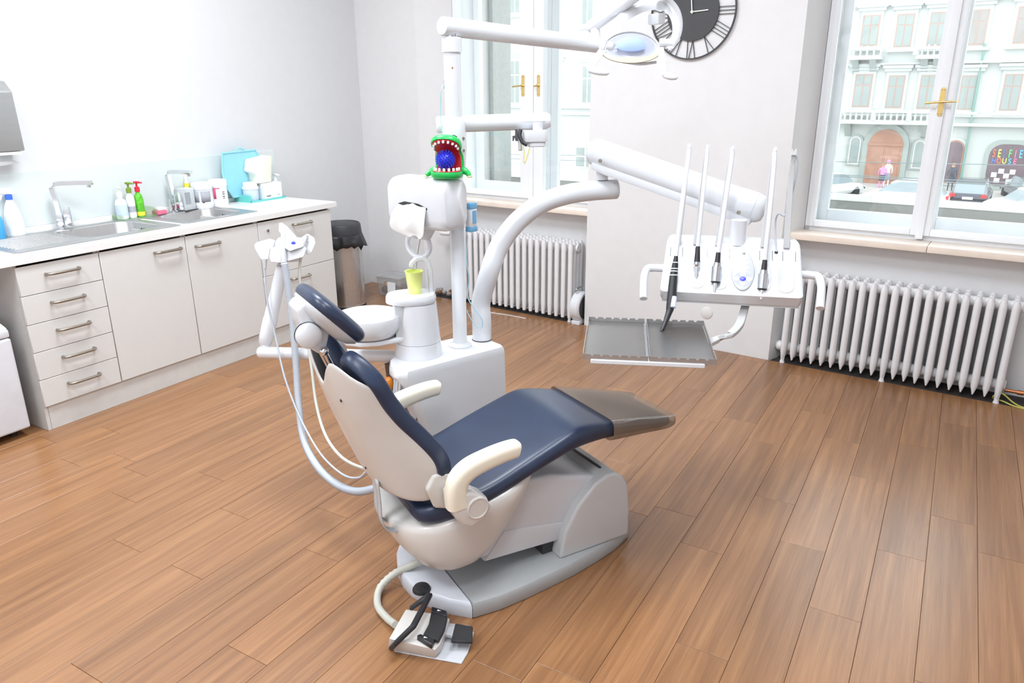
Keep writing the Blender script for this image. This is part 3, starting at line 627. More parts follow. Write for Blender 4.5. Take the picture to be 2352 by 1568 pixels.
# fridge under the worktop
fg = thing('fridge', 'small white fridge at the left picture edge, standing before the drawers', 'fridge', (-4.06, 1.45, 0))
fx0, fx1, fy0, fy1 = -4.35, -3.86, 1.2, 1.735
B().box(fx0, fx1-.05, fy0, fy1, .03, .565).bevel(.008).build('body', 'fridge_white', fg, world=True)
B().box(fx1-.046, fx1, fy0, fy1, .045, .52).bevel(.012, 3).build('door', 'fridge_white', fg, world=True)
B().box(fx1-.046, fx1-.004, fy0, fy1, .524, .565).bevel(.01).build('control_strip', 'fridge_white', fg, world=True)
B().hexa([(fx0, fy0, .565), (fx1-.01, fy0, .565), (fx1-.01, fy1, .565), (fx0, fy1, .565), (fx0, fy0, .592), (fx1-.04, fy0, .592), (fx1-.04, fy1-.012, .592), (fx0, fy1-.012, .592)]).bevel(.006).build('top', 'fridge_white', fg, world=True)
B().box(fx1-.003, fx1+.006, fy0+.05, fy1-.16, .5, .514).bevel(.003).build('grip', 'fridge_white', fg, world=True)
for xx in (fx0+.05, fx1-.09):
    for yy in (fy0+.05, fy1-.05): B().lathe([(.018, 0), (.018, .035)], 12, (xx, yy, 0)).build('foot', 'black_plastic', fg, world=True)
# ------------------------------------------------------------ things on the worktop
def bottle(name, label, m, x, y, rb, hb, rn, hn, pump=None, capm=None, lab=None, rz=0, sy=1., group=None, cat='bottle'):
    root = thing(name, label, cat, (x, y, WT), rz, group)
    B().lathe([(rb*.9, 0), (rb, .008), (rb, hb*.75), (rb*.8, hb*.92), (rn*1.1, hb), (rn, hb+.012)], 24, sy=sy).build('body', m, root)
    if lab: B().lathe([(rb*1.012, hb*lab[1]), (rb*1.012, hb*lab[2])], 24, caps=False, sy=sy).build('print', lab[0], root)
    if pump:
        B().lathe([(rn*1.35, hb+.008), (rn*1.4, hb+.035), (rn*.9, hb+.04)], 18).build('collar', pump, root)
        B().tube([(0, 0, hb+.04), (0, 0, hb+.062)], .006, 10).build('stem', pump, root)
        B().loft([[(-.014, s*.011, hb+.06), (-.014, s*.011, hb+.073), (.012, s*.011, hb+.073), (.046, s*.005, hb+.067), (.046, s*.005, hb+.061), (.012, s*.011, hb+.06)] for s in (-1, 1)]).bevel(.002, 1).build('pump_head', pump, root)
    elif capm: B().lathe([(rn*1.15, hb+.006), (rn*1.2, hb+hn), (rn*.7, hb+hn+.006)], 18).build('cap', capm, root)
    return root
# soap tray with three pump bottles
tr = thing('soap_tray', 'clear greenish glass tray under the three pump bottles', 'tray', (-4.40, 2.815, WT), 0)
tb = B(); x0, x1, y0, y1 = -.055, .055, -.1, .13
tb.box(x0, x1, y0, y1, 0, .005).box(x0, x1, y0, y0+.004, .005, .035).box(x0, x1, y1-.004, y1, .005, .06).box(x0, x0+.004, y0, y1, .005, .03).box(x1-.004, x1, y0, y1, .005, .012); tb.build('tray', 'tray_glass', tr, smooth=False)
zt = WT; WT_keep = WT
WT = zt+.006
bottle('soap_bottle', 'white pump bottle with pale blue label in the glass tray', 'bottle_white', -4.40, 2.75, .034, .125, .012, .02, 'bottle_white', lab=('label_blue', .2, .72), rz=2.9)
bottle('soap_bottle', 'white printed pump bottle with olive green pump', 'bottle_white', -4.40, 2.815, .025, .145, .011, .02, 'olive', lab=('print_grey', .25, .5), rz=.3)
bottle('soap_bottle', 'green labelled pump bottle with bright red pump', 'green_label', -4.40, 2.872, .026, .145, .011, .02, 'red_plastic', lab=('yellow_label', .05, .22), rz=.2)
WT = zt
sp = thing('sponge', 'pink kitchen sponge with white scouring side between the sinks', 'sponge', (-4.385, 2.985, WT+.005), 0)
B().box(-.03, .03, -.028, .04, 0, .026).bevel(.004).build('foam', 'pink_sponge', sp); B().box(-.028, .028, -.018, .038, .0265, .042).bevel(.004).build('scour_pad', 'sponge_white', sp)
# spray bottles at the left end
sb = thing('spray_bottle', 'tall white trigger spray bottle with blue collar', 'bottle', (-4.435, 2.14, WT), 0)
B().lathe([(.04, 0), (.043, .01), (.043, .07), (.037, .12), (.026, .165), (.015, .19), (.014, .2)], 24, sy=1.1).build('body', 'bottle_white', sb)
B().lathe([(.018, .197), (.018, .222), (.014, .224)], 18).build('collar', 'bottle_blue', sb)
B().hexa([(-.012, -.055, .235), (.012, -.055, .235), (.012, .022, .222), (-.012, .022, .222), (-.01, -.052, .262), (.01, -.052, .262), (.01, .024, .258), (-.01, .024, .258)]).bevel(.004).build('trigger_head', 'bottle_white', sb)
B().tube([(0, -.03, .236), (0, -.038, .215), (0, -.045, .2)], .005, 8).build('trigger', 'bottle_white', sb)
bottle('cleaner_bottle', 'blue printed cleaner bottle at the left picture edge', 'label_teal', -4.40, 2.03, .038, .13, .014, .03, None, 'bottle_white')
# dispenser box, wipes tubs, glove and wipes boxes
db = thing('soap_dispenser', 'pale grey dispenser box with dark window behind the small sink faucet', 'dispenser', (-4.415, 3.205, WT), .1)
B().box(-.045, .045, -.045, .05, 0, .145).bevel(.006).build('body', 'grey_box', db); B().box(.0455, .047, -.03, .012, .045, .12).build('window', 'pad_dark', db); B().box(-.05, .06, -.05, .055, 0, .006).build('foot', 'joint_dark', db)
bottle('glue_bottle', 'small white bottle with a yellow mark standing behind the dispenser box', 'bottle_white', -4.445, 3.262, .016, .19, .008, .03, None, 'bottle_white', lab=('yellow_label', .74, .9))
def tub(label, x, y, r, hgt, marks):
    root = thing('wipes_tub', label, 'tub', (x, y, WT), 0)
    B().lathe([(r*.94, 0), (r, .02), (r, .03), (r*.985, .032), (r*.985, hgt*.72), (r, hgt*.73), (r, hgt*.75)], 32).build('body', 'bottle_white', root)
    B().lathe([(r*1.03, hgt*.75), (r*1.04, hgt*.9), (r*1.0, hgt*.97), (r*.85, hgt)], 32).build('lid', 'bottle_white', root)
    for m, a0, a1, z0, z1 in marks:
        rr_ = r*.992; B().grid([[(rr_*cos(a0+(a1-a0)*k/8), rr_*sin(a0+(a1-a0)*k/8), z) for k in range(9)] for z in (z0, z1)]).build('print', m, root, thick=.0006)
    return root
tub('white wipes tub with a grey printed label, next to the grey box', -4.395, 3.335, .066, .172, [('print_grey', -1.6, -1.0, .045, .115), ('print_grey', -.8, .2, .045, .115), ('print_dark', -.7, -.5, .04, .05)])
tub('white wipes tub with pink lettering, beside the blue lid', -4.405, 3.475, .06, .178, [('print_pink', -1.25, -.95, .05, .12), ('print_pink', -1.25, -.5, .118, .124), ('print_dark', -.25, .05, .05, .054), ('print_dark', -.25, .05, .062, .068), ('print_dark', -.25, .05, .078, .084), ('print_dark', -.25, .05, .092, .097)])
# light blue lid leaning on the wall
ld = thing('plastic_lid', 'light blue plastic lid propped upright against the wall', 'tray', (-4.44, 3.70, WT+.02), 0)
pts = [(-.155, .1), (-.165, .2), (-.15, .325), (.14, .33), (.175, .27), (.185, .1), (.1, .02), (-.1, .02)]
B().prism([(.03, y, z) for y, z in pts], [(.024, y, z) for y, z in pts]).bevel(.003, 1).build('sheet', 'light_blue', ld)
B().tube([(.03, y, z) for y, z in pts], .007, 8, closed=True).build('rim', 'light_blue', ld)
B().tube(bez([(.027, -.04, .33), (.027, 0, .352), (.027, .05, .333)], 12), .006, 8).build('grip', 'light_blue', ld)
# turquoise tray with boxes
ty = thing('organiser_tray', 'turquoise plastic tray holding the wipes box and tub', 'tray', (-4.375, 3.80, WT), 0)
b = B(); b.box(-.09, .085, -.15, .175, 0, .006); b.box(-.09, .085, -.15, -.145, .006, .05).box(-.09, -.085, -.15, .175, .006, .05).box(-.09, .085, .171, .175, .006, .014).box(.081, .085, -.15, .175, .006, .012); b.build('tray', 'teal', ty, smooth=False)
gt = thing('wipes_tub', 'white lidded round tub standing in the turquoise tray', 'tub', (-4.36, 3.715, WT+.006), 0)
B().lathe([(.05, 0), (.054, .01), (.054, .085)], 28).build('body', 'label_blue', gt); B().lathe([(.058, .083), (.058, .098), (.05, .1), (.05, .125), (.046, .13)], 28).build('lid', 'bottle_white', gt)
gb = thing('glove_box', 'white carton with small dark print in the turquoise tray', 'box', (-4.345, 3.85, WT+.006), 0)
B().box(-.045, .045, -.065, .105, 0, .115).bevel(.003, 1).build('carton', 'bottle_white', gb); B().box(.0452, .046, -.045, -.005, .02, .026).build('print', 'print_dark', gb); B().box(.0452, .046, .055, .08, .022, .027).build('print', 'print_grey', gb)
pk = thing('tissue_pack', 'tall open pack of white tissues standing on the carton', 'tissues', (-4.36, 3.82, WT+.1225), 0)
B().hexa([(-.05, -.06, 0), (.04, -.06, 0), (.04, .06, 0), (-.05, .06, 0), (-.05, -.08, .17), (.045, -.07, .165), (.045, .085, .185), (-.05, .08, .19)]).bevel(.006).build('pack', 'beige_pack', pk)
B().hexa([(-.045, -.105, .09), (.036, -.1, .085), (.036, -.06, .06), (-.045, -.06, .06), (-.045, -.09, .16), (.04, -.085, .155), (.04, -.06, .165), (-.045, -.06, .168)]).bevel(.006).build('tissue', 'paper', pk)
bottle('dropper_bottle', 'small white spout bottle at the right end of the turquoise tray', 'bottle_white', -4.37, 4.0-.035, .024, .1, .01, .03, 'bottle_white')
# paper towel dispenser on the wall
pd = thing('towel_dispenser', 'brushed steel paper towel dispenser on the left wall', 'dispenser', (XL, 2.1, 1.36), 0)
prof = [(0, 0), (.125, .0), (.115, .3), (.06, .355), (0, .36)]
B().prism([(x, -.27, z) for x, z in prof], [(x, .135, z) for x, z in prof]).bevel(.006).build('case', 'steel_disp', pd)
B().box(.02, .12, -.25, .12, -.018, -.002).build('slot_frame', 'grey_box', pd)
B().grid([[(.05+.012*sin(k), y, z) for k, y in enumerate([-.25, -.16, -.07, .02, .1])] for z in (-.02, -.05)]+[[(.075+.01*sin(k*1.7), y, -.072+.006*sin(k*2)) for k, y in enumerate([-.24, -.15, -.07, .03, .12])]]).build('paper_towel', 'paper', pd, thick=.0015)
# ------------------------------------------------------------ beside the cabinets: bin, box, heater, cable
bn = thing('waste_bin', 'round brushed steel bin with black lid and overhanging bin bag', 'bin', (-4.13, 4.37, 0), .3)
rB = .148
B().lathe([(rB*1.01, 0), (rB*1.01, .03), (rB, .031), (rB, .60)], 40).build('body', 'steel_bin', bn); B().lathe([(rB*1.02, .0), (rB*1.02, .022)], 40).build('base_ring', 'bin_black', bn)
rg = random.Random(5); wob = [rg.uniform(-1, 1) for _ in range(40)]
B().grid([[((r+wob[k]*w)*cos(2*pi*k/40), (r+wob[(k*3) % 40]*w)*sin(2*pi*k/40), z+wob[(k*7) % 40]*w*1.5) for k in range(40)] for r, z, w in ((rB+.004, .60, .001), (rB+.012, .575, .006), (rB+.022, .54, .01), (rB+.035+0, .495, .014))], closed=True).build('bin_bag', 'black_plastic', bn, thick=.001, ang=20)
B().lathe([(rB*1.03, .575), (rB*1.04, .60), (rB*1.0, .665), (rB*.95, .675), (rB*.9, .678), (rB*.88, .672), (rB*.5, .678), (.001, .68)], 40).build('lid', 'bin_black', bn, ang=50)
sbx = thing('storage_box', 'clear plastic lidded box with white label on the floor behind the bin', 'box', W(-4.40, 4.53, 0), AW+.1)
b = B(); b.loft([[(p[0]*k, p[1]*k, z) for p in rrect(.26, .19, .03)] for k, z in ((.88, .001), (.9, .006), (1, .15))]); b.build('tub', 'clear_plastic', sbx)
B().loft([[(p[0]*k, p[1]*k, z) for p in rrect(.27, .2, .03)] for k, z in ((1, .15), (1.02, .155), (1.02, .165), (.96, .172))]).build('lid', 'clear_plastic', sbx)
B().box(.0, .085, -.0985, -.097, .03, .125).build('print', 'bottle_white', sbx); B().box(.055, .075, -.0995, -.0987, .035, .05).build('barcode', 'print_dark', sbx)
for k, (xx, zz, m, r) in enumerate(((-.07, .04, 'stuff_dark', .035), (-.03, .05, 'stuff_dark', .038), (-.05, .09, 'stuff_orange', .028), (.05, .05, 'stuff_dark', .04), (-.015, .035, 'stuff_orange', .022))):
    solo(B().ball((0, 0, 0), r, 12, sz=.9), 'packet', m, ['dark packet at the left inside the clear box', 'dark packet in the middle inside the clear box', 'orange packet on top inside the clear box', 'dark packet hidden behind the box label', 'small orange packet at the bottom of the clear box'][k], 'packet', MX[sbx.name] @ Vector((xx, -.04, zz)), group='packets in the clear box')
solo(B().tube([Vector(p)-Vector(W(-4.2, 4.70, .3)) for p in bez([W(-4.15, 4.70, .55), W(-4.23, 4.70, .5), W(-4.29, 4.70, .3), W(-4.32, 4.70, .1), W(-4.33, 4.70, .01)], 24)], .006, 8), 'wall_cable', 'pipe_plastic', 'thin white cable hanging down the wall behind the cup', 'cable', W(-4.2, 4.70, .3))
hr = thing('drum_heater', 'white drum-shaped fan heater on the floor by the left radiator', 'heater', W(-2.645, 4.695, 0), AW)
B().lathe([(.09, -.045), (.112, -.04), (.116, .018), (.105, .03)], 36, (0, 0, .125), RY(pi/2) @ RZ(0)).build('drum', 'dental_white', hr)
B().lathe([(.09, .026), (.09, .034), (.02, .036)], 36, (0, 0, .125), RY(pi/2)).build('grille', 'joint_dark', hr)
B().box(-.04, .03, -.085, .085, 0, .03).bevel(.006).build('foot', 'dental_white', hr)
B().tube(bez([(-.02, -.045, .232), (-.02, -.05, .265), (-.01, .02, .272), (-.01, .045, .232)], 16), .006, 8).build('grip', 'chrome_soft', hr)
# bits where the pipes leave the floor
rb_ = thing('pipe_rubble', 'loose broken plaster and fittings by the pipe hole left of the radiator', 'rubble', W(-3.975, 4.69, 0), AW)
rg = random.Random(9)
for k in range(9):
    s_ = rg.uniform(.014, .034); B().ball((0, 0, 0), s_, 6, sx=rg.uniform(.7, 1.2), sy=rg.uniform(.6, 1.1), sz=.7).build('chunk', rg.choice(['rubble', 'plaster_rough', 'brown_dark', 'copper']), rb_, smooth=False).location = (rg.uniform(-.07, .07), rg.uniform(-.03, .02), s_*.6+rg.uniform(0, .06))
# green-yellow earth wire, pipe at the right radiator
solo(B().tube(bez([(-.06, 0, .03), (-.04, -.01, .06), (-.01, 0, .05), (.03, 0, .02), (.07, -.01, .005), (.12, -.02, .004)], 24), .004, 8).tube(bez([(-.06, 0, .03), (-.055, .01, .015), (-.01, .0, .012), (.04, -.02, .004), (.12, -.04, .004)], 20), .004, 8), 'earth_wire', 'yellow_green', 'yellow and green earth wire looped on the floor by the right radiator', 'wire', W(.06, 4.67, 0), AW)
solo(B().tube([(0, 0, 0), (.3, 0, 0)], .009, 10).tube([(.06, 0, 0), (.09, 0, 0)], .013, 10), 'heating_pipe', 'copper', 'copper heating pipe leaving the right radiator near the floor', 'pipe', W(.045, 4.72, .062), AW)
ca0 = onz(1120, 716, .003); solo(B().tube([Vector(p)-ca0 for p in bez([onz(1085, 705, .003), ca0, onz(1165, 723, .003), onz(1208, 731, .003)], 16)], .003, 6), 'floor_cable', 'pipe_plastic', 'thin white cable lying on the floor before the left radiator', 'cable', ca0)
# clock on the pier
ck = thing('wall_clock', 'large round clock with black face and open roman numeral ring', 'clock', W(-1.90, 4.646, 2.1), AW)
def yz(r, a): return (r*sin(a), r*cos(a))
B().lathe([(.163, 0), (.163, .012)], 64, (0, 0, 0), RX(pi/2)).build('face', 'clock_black', ck)
n = 96; B().loft([[(r*sin(2*pi*k/n), y, r*cos(2*pi*k/n)) for r, y in ((.262, -.004), (.262, -.016), (.27, -.016), (.27, -.004))] for k in range(n+1)], caps=False).build('ring', 'clock_black', ck)
ROM = ['XII', 'I', 'II', 'III', 'IIII', 'V', 'VI', 'VII', 'VIII', 'IX', 'X', 'XI']
def bar(b, a, t0, t1, r0=.158, r1=.264, w=.0012):      # a stroke of a numeral, t = sideways offset
    d = Vector((sin(a), 0, cos(a))); s = Vector((cos(a), 0, -sin(a))); p, q = d*r0+s*t0, d*r1+s*t1
    o = Vector((0, -.008, 0)); b.hexa([p-s*w, q-s*w, q+s*w, p+s*w, p-s*w+o, q-s*w+o, q+s*w+o, p+s*w+o])
for k, rm in enumerate(ROM):
    a = 2*pi*k/12; b = B(); wid = {'I': .02, 'V': .044, 'X': .044}; tot = sum(wid[c] for c in rm); t = -tot/2
    for c in rm:
        w_ = wid[c]; m_ = t+w_/2
        if c == 'I': bar(b, a, m_, m_)
        elif c == 'V': bar(b, a, m_, m_-.02); bar(b, a, m_, m_+.02)
        else: bar(b, a, m_-.018, m_+.018); bar(b, a, m_+.018, m_-.018)
        t += w_
    b.build('numeral', 'clock_black', ck, smooth=False)
for nm, a, ln in (('minute_hand', radians(87), .1), ('hour_hand', radians(-7), .08)):
    d = Vector((sin(a), 0, cos(a))); s = Vector((cos(a), 0, -sin(a)))*.003; p, q = -d*.012, d*ln; o = Vector((0, -.003, 0)); y = Vector((0, -.016 if nm[0] == 'm' else -.02, 0))
    B().hexa([v+y for v in (p-s, q-s, q+s, p+s, p-s+o, q-s+o, q+s+o, p+s+o)]).build(nm, 'clock_hand', ck, smooth=False)
B().lathe([(.008, .012), (.008, .026)], 16, (0, 0, 0), RX(pi/2)).build('hub', 'clock_hand', ck)
solo(B().lathe([(.04, 0), (.04, .003), (.037, .005)], 32, (0, 0, 0), RX(pi/2)), 'blanking_disc', 'wall_grey', 'flush round blanking disc low on the pier between the windows', 'wall disc', W(-1.667, 4.649, .246), AW)
# ============================================================ THE TREATMENT CHAIR
TH = radians(29.5); AS = Vector((sin(TH), cos(TH), 0)); AN = Vector((cos(TH), -sin(TH), 0)); T0, S0 = -2.1, 1.2
def dep(p): return _f.dot(Vector(p)-CAM)
def chW(s, y, z): return AS*s + AN*(T0-y) + Vector((0, 0, z))     # chair frame: s towards the feet, y to the far side
def ont(x, y, t): d = ray(x, y); return CAM + d*(t/AN.dot(d))
ch = thing('dental_chair', 'dark blue dental chair with cream backrest shell on a grey base', 'chair', chW(S0, 0, 0), pi/2-TH)
def c(s, y, z): return (s-S0, y, z)
# base plate in two pieces
near = [(1.0, -.277), (1.11, -.272), (1.31, -.25), (1.45, -.222), (1.55, -.195), (1.64, -.155), (1.69, -.09), (1.70, 0)]
full = [(.905, -.268)]+near+[(s, -y) for s, y in near[::-1][1:]]+[(.905, .268)]
b = B(); b.loft([[c(1.25+(s-1.25)*k, y*k, z) for s, y in full] for k, z in ((.985, 0), (1, .006), (1, .048), (.985, .057))]); b.build('base_plate', 'base_grey', ch)
rear = [(.902, .268), (.85, .215), (.80, .14), (.772, .06), (.766, 0), (.772, -.06), (.80, -.14), (.85, -.215), (.902, -.268)]
b = B(); b.loft([[c(.9+(s-.9)*k, y*k, z) for s, y in rear] for k, z in ((.985, 0), (1, .006), (1, .046), (.97, .056), (.93, .06))]); rc_ = b.build('rear_cover', 'base_white', ch)
B().lathe([(.031, 0), (.031, .006), (.026, .014), (.012, .018), (.001, .019)], 28, c(.79, -.115, .058)).build('foot_knob', 'black_plastic', rc_)
# hood at the foot end
hood = [(1.29, .055), (1.31, .16), (1.363, .249), (1.437, .318), (1.49, .341), (1.53, .338), (1.565, .31), (1.588, .27), (1.60, .16), (1.60, .056)]
B().prism([c(s, -.205, z) for s, z in hood], [c(s, .205, z) for s, z in hood]).bevel(.012, 3).build('column_hood', 'dental_grey', ch)
B().box(*[v-S0 for v in (1.492, 1.502)], -.15, .15, .338, .3445).build('slot', 'joint_dark', ch)
B().box(1.25-S0, 1.33-S0, -.15, .15, .058, .16).build('shaft', 'joint_dark', ch, smooth=False)
armp = [(.98, .14), (1.31, .118), (1.40, .20), (1.50, .30), (1.46, .33), (1.27, .385), (1.05, .40), (.93, .25)]
B().prism([c(s, -.168, z) for s, z in armp], [c(s, .168, z) for s, z in armp]).bevel(.018, 3).build('lift_arm', 'dental_lightgrey', ch)
armq = [(1.0, .128), (1.318, .112), (1.365, .172), (1.08, .225)]
B().prism([c(s, -.173, z) for s, z in armq], [c(s, .173, z) for s, z in armq]).bevel(.008, 2).build('lift_arm_cover', 'dental_lightgrey', ch)
# carrier under the seat
def ring(s0, s1, hw, zf, n=40, ex=2.6):
    out = []
    for k in range(n):
        a = 2*pi*k/n; cs, sn = cos(a), sin(a); px = math.copysign(abs(cs)**(2/ex), cs); py = math.copysign(abs(sn)**(2/ex), sn)
        s = (s0+s1)/2+(s1-s0)/2*px; out.append(c(s, py*hw, zf(s)))
    return out
K = lambda z: (lambda s: z)
b = B(); b.loft([ring(.86, .93, .12, K(.146)), ring(.815, .98, .19, K(.152)), ring(.77, 1.03, .222, K(.178)), ring(.735, 1.10, .24, K(.228)), ring(.715, 1.165, .247, lambda s: .295+.05*(s-.95)), ring(.71, 1.215, .25, lambda s: .345+.14*(s-.95)), ring(.715, 1.24, .25, lambda s: .378+.24*(s-.95)), ring(.735, 1.232, .24, lambda s: .388+.26*(s-.95))])
ca_ = b.build('seat_carrier', 'shell_cream', ch, ang=60)
# seat and leg cushion
sec = [(.755, .395, .380, .16), (.762, .412, .362, .19), (.79, .424, .350, .212), (.86, .43, .347, .228), (.95, .436, .362, .234), (1.02, .452, .384, .235), (1.12, .49, .424, .234), (1.24, .53, .458, .231), (1.31, .554, .477, .228), (1.345, .563, .483, .226), (1.38, .563, .484, .222), (1.44, .554, .480, .21), (1.51, .541, .472, .197), (1.62, .517, .455, .178), (1.74, .49, .436, .160), (1.82, .47, .424, .147), (1.845, .46, .43, .138)]
def cushion(secs, off=0., dish=.012):
    rings = []
    for s, zt, zb, hw in secs:
        hw += off; zt += off; zb -= off; t = (zt-zb)/2; r = min(t*.95, .034); zc = (zt+zb)/2; pts = []
        for k, (p, q) in enumerate(rrect(2*hw, 2*t, r, 6)):
            pts.append(c(s, p, zc+q-(dish*(1-(p/hw)**2) if q > 0 else 0)))
        n = 10     # extra points across the top and bottom so that the dish shows
        rings.append(pts)
    return rings
seat = B().loft(cushion(sec)).build('seat', 'vinyl_blue', ch, ang=70, sub=1)
# film over the foot end: a loose thing lying on the chair
fo = thing('plastic_cover', 'transparent brown protective film pulled over the foot end of the chair', 'cover', chW(1.68, 0, .5), pi/2-TH)
fs = [(1.508, .546, .466, .203), (1.56, .536, .458, .194), (1.62, .523, .449, .184), (1.74, .494, .430, .166), (1.82, .474, .418, .153), (1.858, .466, .424, .145), (1.87, .456, .432, .12)]
rg = random.Random(4); R_ = cushion(fs, .004, .012)
R_ = [[Vector(p)+Vector((S0-1.68, 0, -.5))+Vector((0, 0, .0012*sin(17*p[1]+i*1.3))) for p in r] for i, r in enumerate(R_)]
fb = B(); fb.loft(R_, caps=False); fb.build('film', 'foot_film', fo, ang=70, sub=1)
B().tube([chW(s, -hw*.97, z) for s, z, hw in ((1.512, .537, .203), (1.56, .524, .194), (1.64, .516, .182), (1.74, .490, .168), (1.86, .466, .147))], .0022, 6).build('film_seam', 'clear_plastic', fo, world=True)
# backrest: shell with a neck cut-out, pad in front
EDGE = [(.43, .80), (.48, .81), (.52, .822), (.56, .826), (.61, .805), (.675, .757), (.74, .704), (.80, .667), (.85, .645), (.90, .618), (.95, .585)]
BACK = [(.43, .695), (.48, .672), (.525, .652), (.62, .616), (.716, .582), (.80, .557), (.875, .541), (.95, .533)]
HWID = [(.43, .205), (.50, .222), (.56, .232), (.62, .228), (.70, .214), (.78, .208), (.86, .21), (.95, .20)]
def interp(T, z):
    if z <= T[0][0]: return T[0][1]
    for (z0, v0), (z1, v1) in zip(T, T[1:]):
        if z <= z1: return v0+(v1-v0)*(z-z0)/(z1-z0)
    return T[-1][1]
def ztop(w): w = abs(w); return .825+.098*min(1, (w/.62))**2*(3-2*min(1, w/.62)) - (.07*((w-.62)/.38)**2.4 if w > .62 else 0)
def zbot(w): return .462-.02*abs(w)**2
NW, NH = 24, 16
def backgrid(f, w1=1., lift=0., drop=0.):
    rows = []
    for j in range(NH+1):
        h = j/NH; row = []
        for i in range(NW+1):
            w = -1+2*i/NW; z = zbot(w)-drop+h*(ztop(w)+lift-zbot(w)+drop); row.append(f(w*w1, z))
        rows.append(row)
    return rows
def shellpt(w, z):
    e, k, hw = interp(EDGE, z), interp(BACK, z), interp(HWID, z); g = max(0, 1-abs(w)**2.4)**(1/1.9); return c(e-(e-k)*g, w*hw, z)
bs = B().grid(backgrid(shellpt)).build('backrest_shell', 'shell_cream', ch, ang=80, sub=1, thick=.009)
def padpt(w, z):
    e, hw = interp(EDGE, z), interp(HWID, z); return c(e+.02-.032*(1-w*w), w*hw*1.03, z)
B().grid(backgrid(padpt, 1., .022, -.03)).build('backrest', 'vinyl_blue', ch, ang=80, sub=2, thick=.052)
for sgn in (-1, 1):
    hb = [(.775, .50), (.80, .545), (.84, .545), (.905, .50), (.915, .44), (.87, .405), (.80, .43)]
    B().prism([c(s, sgn*.212, z) for s, z in hb], [c(s, sgn*.236, z) for s, z in hb]).bevel(.011, 3).build('hinge_plate', 'shell_cream', ch)
    ar = bez([(.848, 0, .455), (.846, 0, .505), (.858, 0, .545), (.893, 0, .571), (.945, 0, .585), (1.0, 0, .594), (1.045, 0, .597), (1.062, 0, .594)], 28); n = len(ar); rings = []
    for i, p in enumerate(ar):
        t = (ar[min(i+1, n-1)]-ar[max(i-1, 0)]).normalized(); nrm = Vector((-t.z, 0, t.x)); f = i/(n-1); e_ = min(1, (1-f)/.06+.35) if f > .94 else 1
        hh, ww = (.034-.008*f)*e_, (.028+.002*sin(pi*f))*(e_*.5+.5)
        rings.append([Vector(c(p.x, sgn*.292, p.z))+nrm*q*hh/.5+Vector((0, r_*ww/.5, 0)) for r_, q in rrect(1, 1, .34, 4)])
    at_ = B().loft(rings).build('armrest', 'arm_cream', ch, ang=60)
    br = [(.826, .445), (.823, .50), (.85, .515), (.90, .495), (.94, .468), (.955, .43), (.93, .395), (.885, .378), (.85, .40)]
    ab = B().prism([c(s, sgn*.238, z) for s, z in br], [c(s, sgn*.318, z) for s, z in br]).bevel(.012, 3).build('armrest_bracket', 'shell_cream', ch)
    B().lathe([(.037, 0), (.037, .006), (.033, .008), (.032, .005), (.001, .006)], 32, c(.905, sgn*.316, .445), RX(sgn*-pi/2)).build('hub_cap', 'shell_cream', ab)
# belts between backrest and carrier
for y0, y1, sx in ((-.075, -.105, 0), (-.015, -.045, .01)):
    pth = bez([(.668, 0, .50), (.672, 0, .42), (.672, 0, .36), (.69, 0, .315), (.728, 0, .30)], 18)
    B().grid([[c(p.x+sx, y0, p.z), c(p.x+sx, y1, p.z)] for p in pth]).build('belt', 'strap_grey', ch, thick=.004)
# headrest: pad, back shell, joint, rods
hd = Vector((.145, 0, -.155)).normalized(); hn = Vector((.73, 0, .683)).normalized(); hc = Vector((.588, 0, 1.03))
def hp(l, y, q): p = hc+hd*l+hn*q; return c(p.x, y, p.z)
def slabring(hl, hw, q, ex=3.2, n=36):
    out = []
    for k in range(n):
        a = 2*pi*k/n; cs, sn = cos(a), sin(a); out.append(hp(hl*math.copysign(abs(cs)**(2/ex), cs), hw*math.copysign(abs(sn)**(2/ex), sn), q))
    return out
B().loft([slabring(.092, .118, -.018), slabring(.103, .13, -.012), slabring(.108, .136, .004), slabring(.105, .133, .018), slabring(.092, .12, .028), slabring(.06, .08, .032)]).build('headrest', 'vinyl_blue', ch, ang=60, sub=1)
B().loft([slabring(.05, .07, -.045), slabring(.08, .105, -.036), slabring(.098, .124, -.02), slabring(.099, .125, -.012)]).build('headrest_shell', 'dental_grey', ch, ang=60)
nk = [(.488, 1.035), (.483, 1.068), (.50, 1.085), (.53, 1.078), (.566, 1.05), (.572, .985), (.556, .935), (.538, .925), (.515, .945), (.50, .97)]
nb = B().prism([c(s, -.05, z) for s, z in nk], [c(s, .05, z) for s, z in nk]).bevel(.012, 3).build('neck_joint', 'dental_white', ch)
B().lathe([(.036, .0), (.038, .006), (.036, .022), (.026, .03), (.001, .032)], 32, c(.508, -.05, .992), RX(pi/2)).build('knob', 'dental_white', nb)
B().lathe([(.0385, 0), (.0385, .004)], 32, c(.508, -.047, .992), RX(pi/2)).build('knob_ring', 'joint_dark', nb)
for s, z in ((.528, 1.052), (.548, .938)): B().ball(c(s, -.06, z), .0135, 16).build('screw', 'chrome', nb)
for y in (-.045, .03): B().tube([c(.546, y, .95), c(.597, y, .815)], .0078, 12).build('headrest_rod', 'chrome', ch)
for y, z in ((-.12, .80), (-.05, .53)): B().lathe([(.0045, 0), (.0045, .003)], 14, Vector(shellpt(y/.21, z))+Vector((-.004, 0, 0)), RY(-pi/2)).build('screw_hole', 'joint_dark', bs)

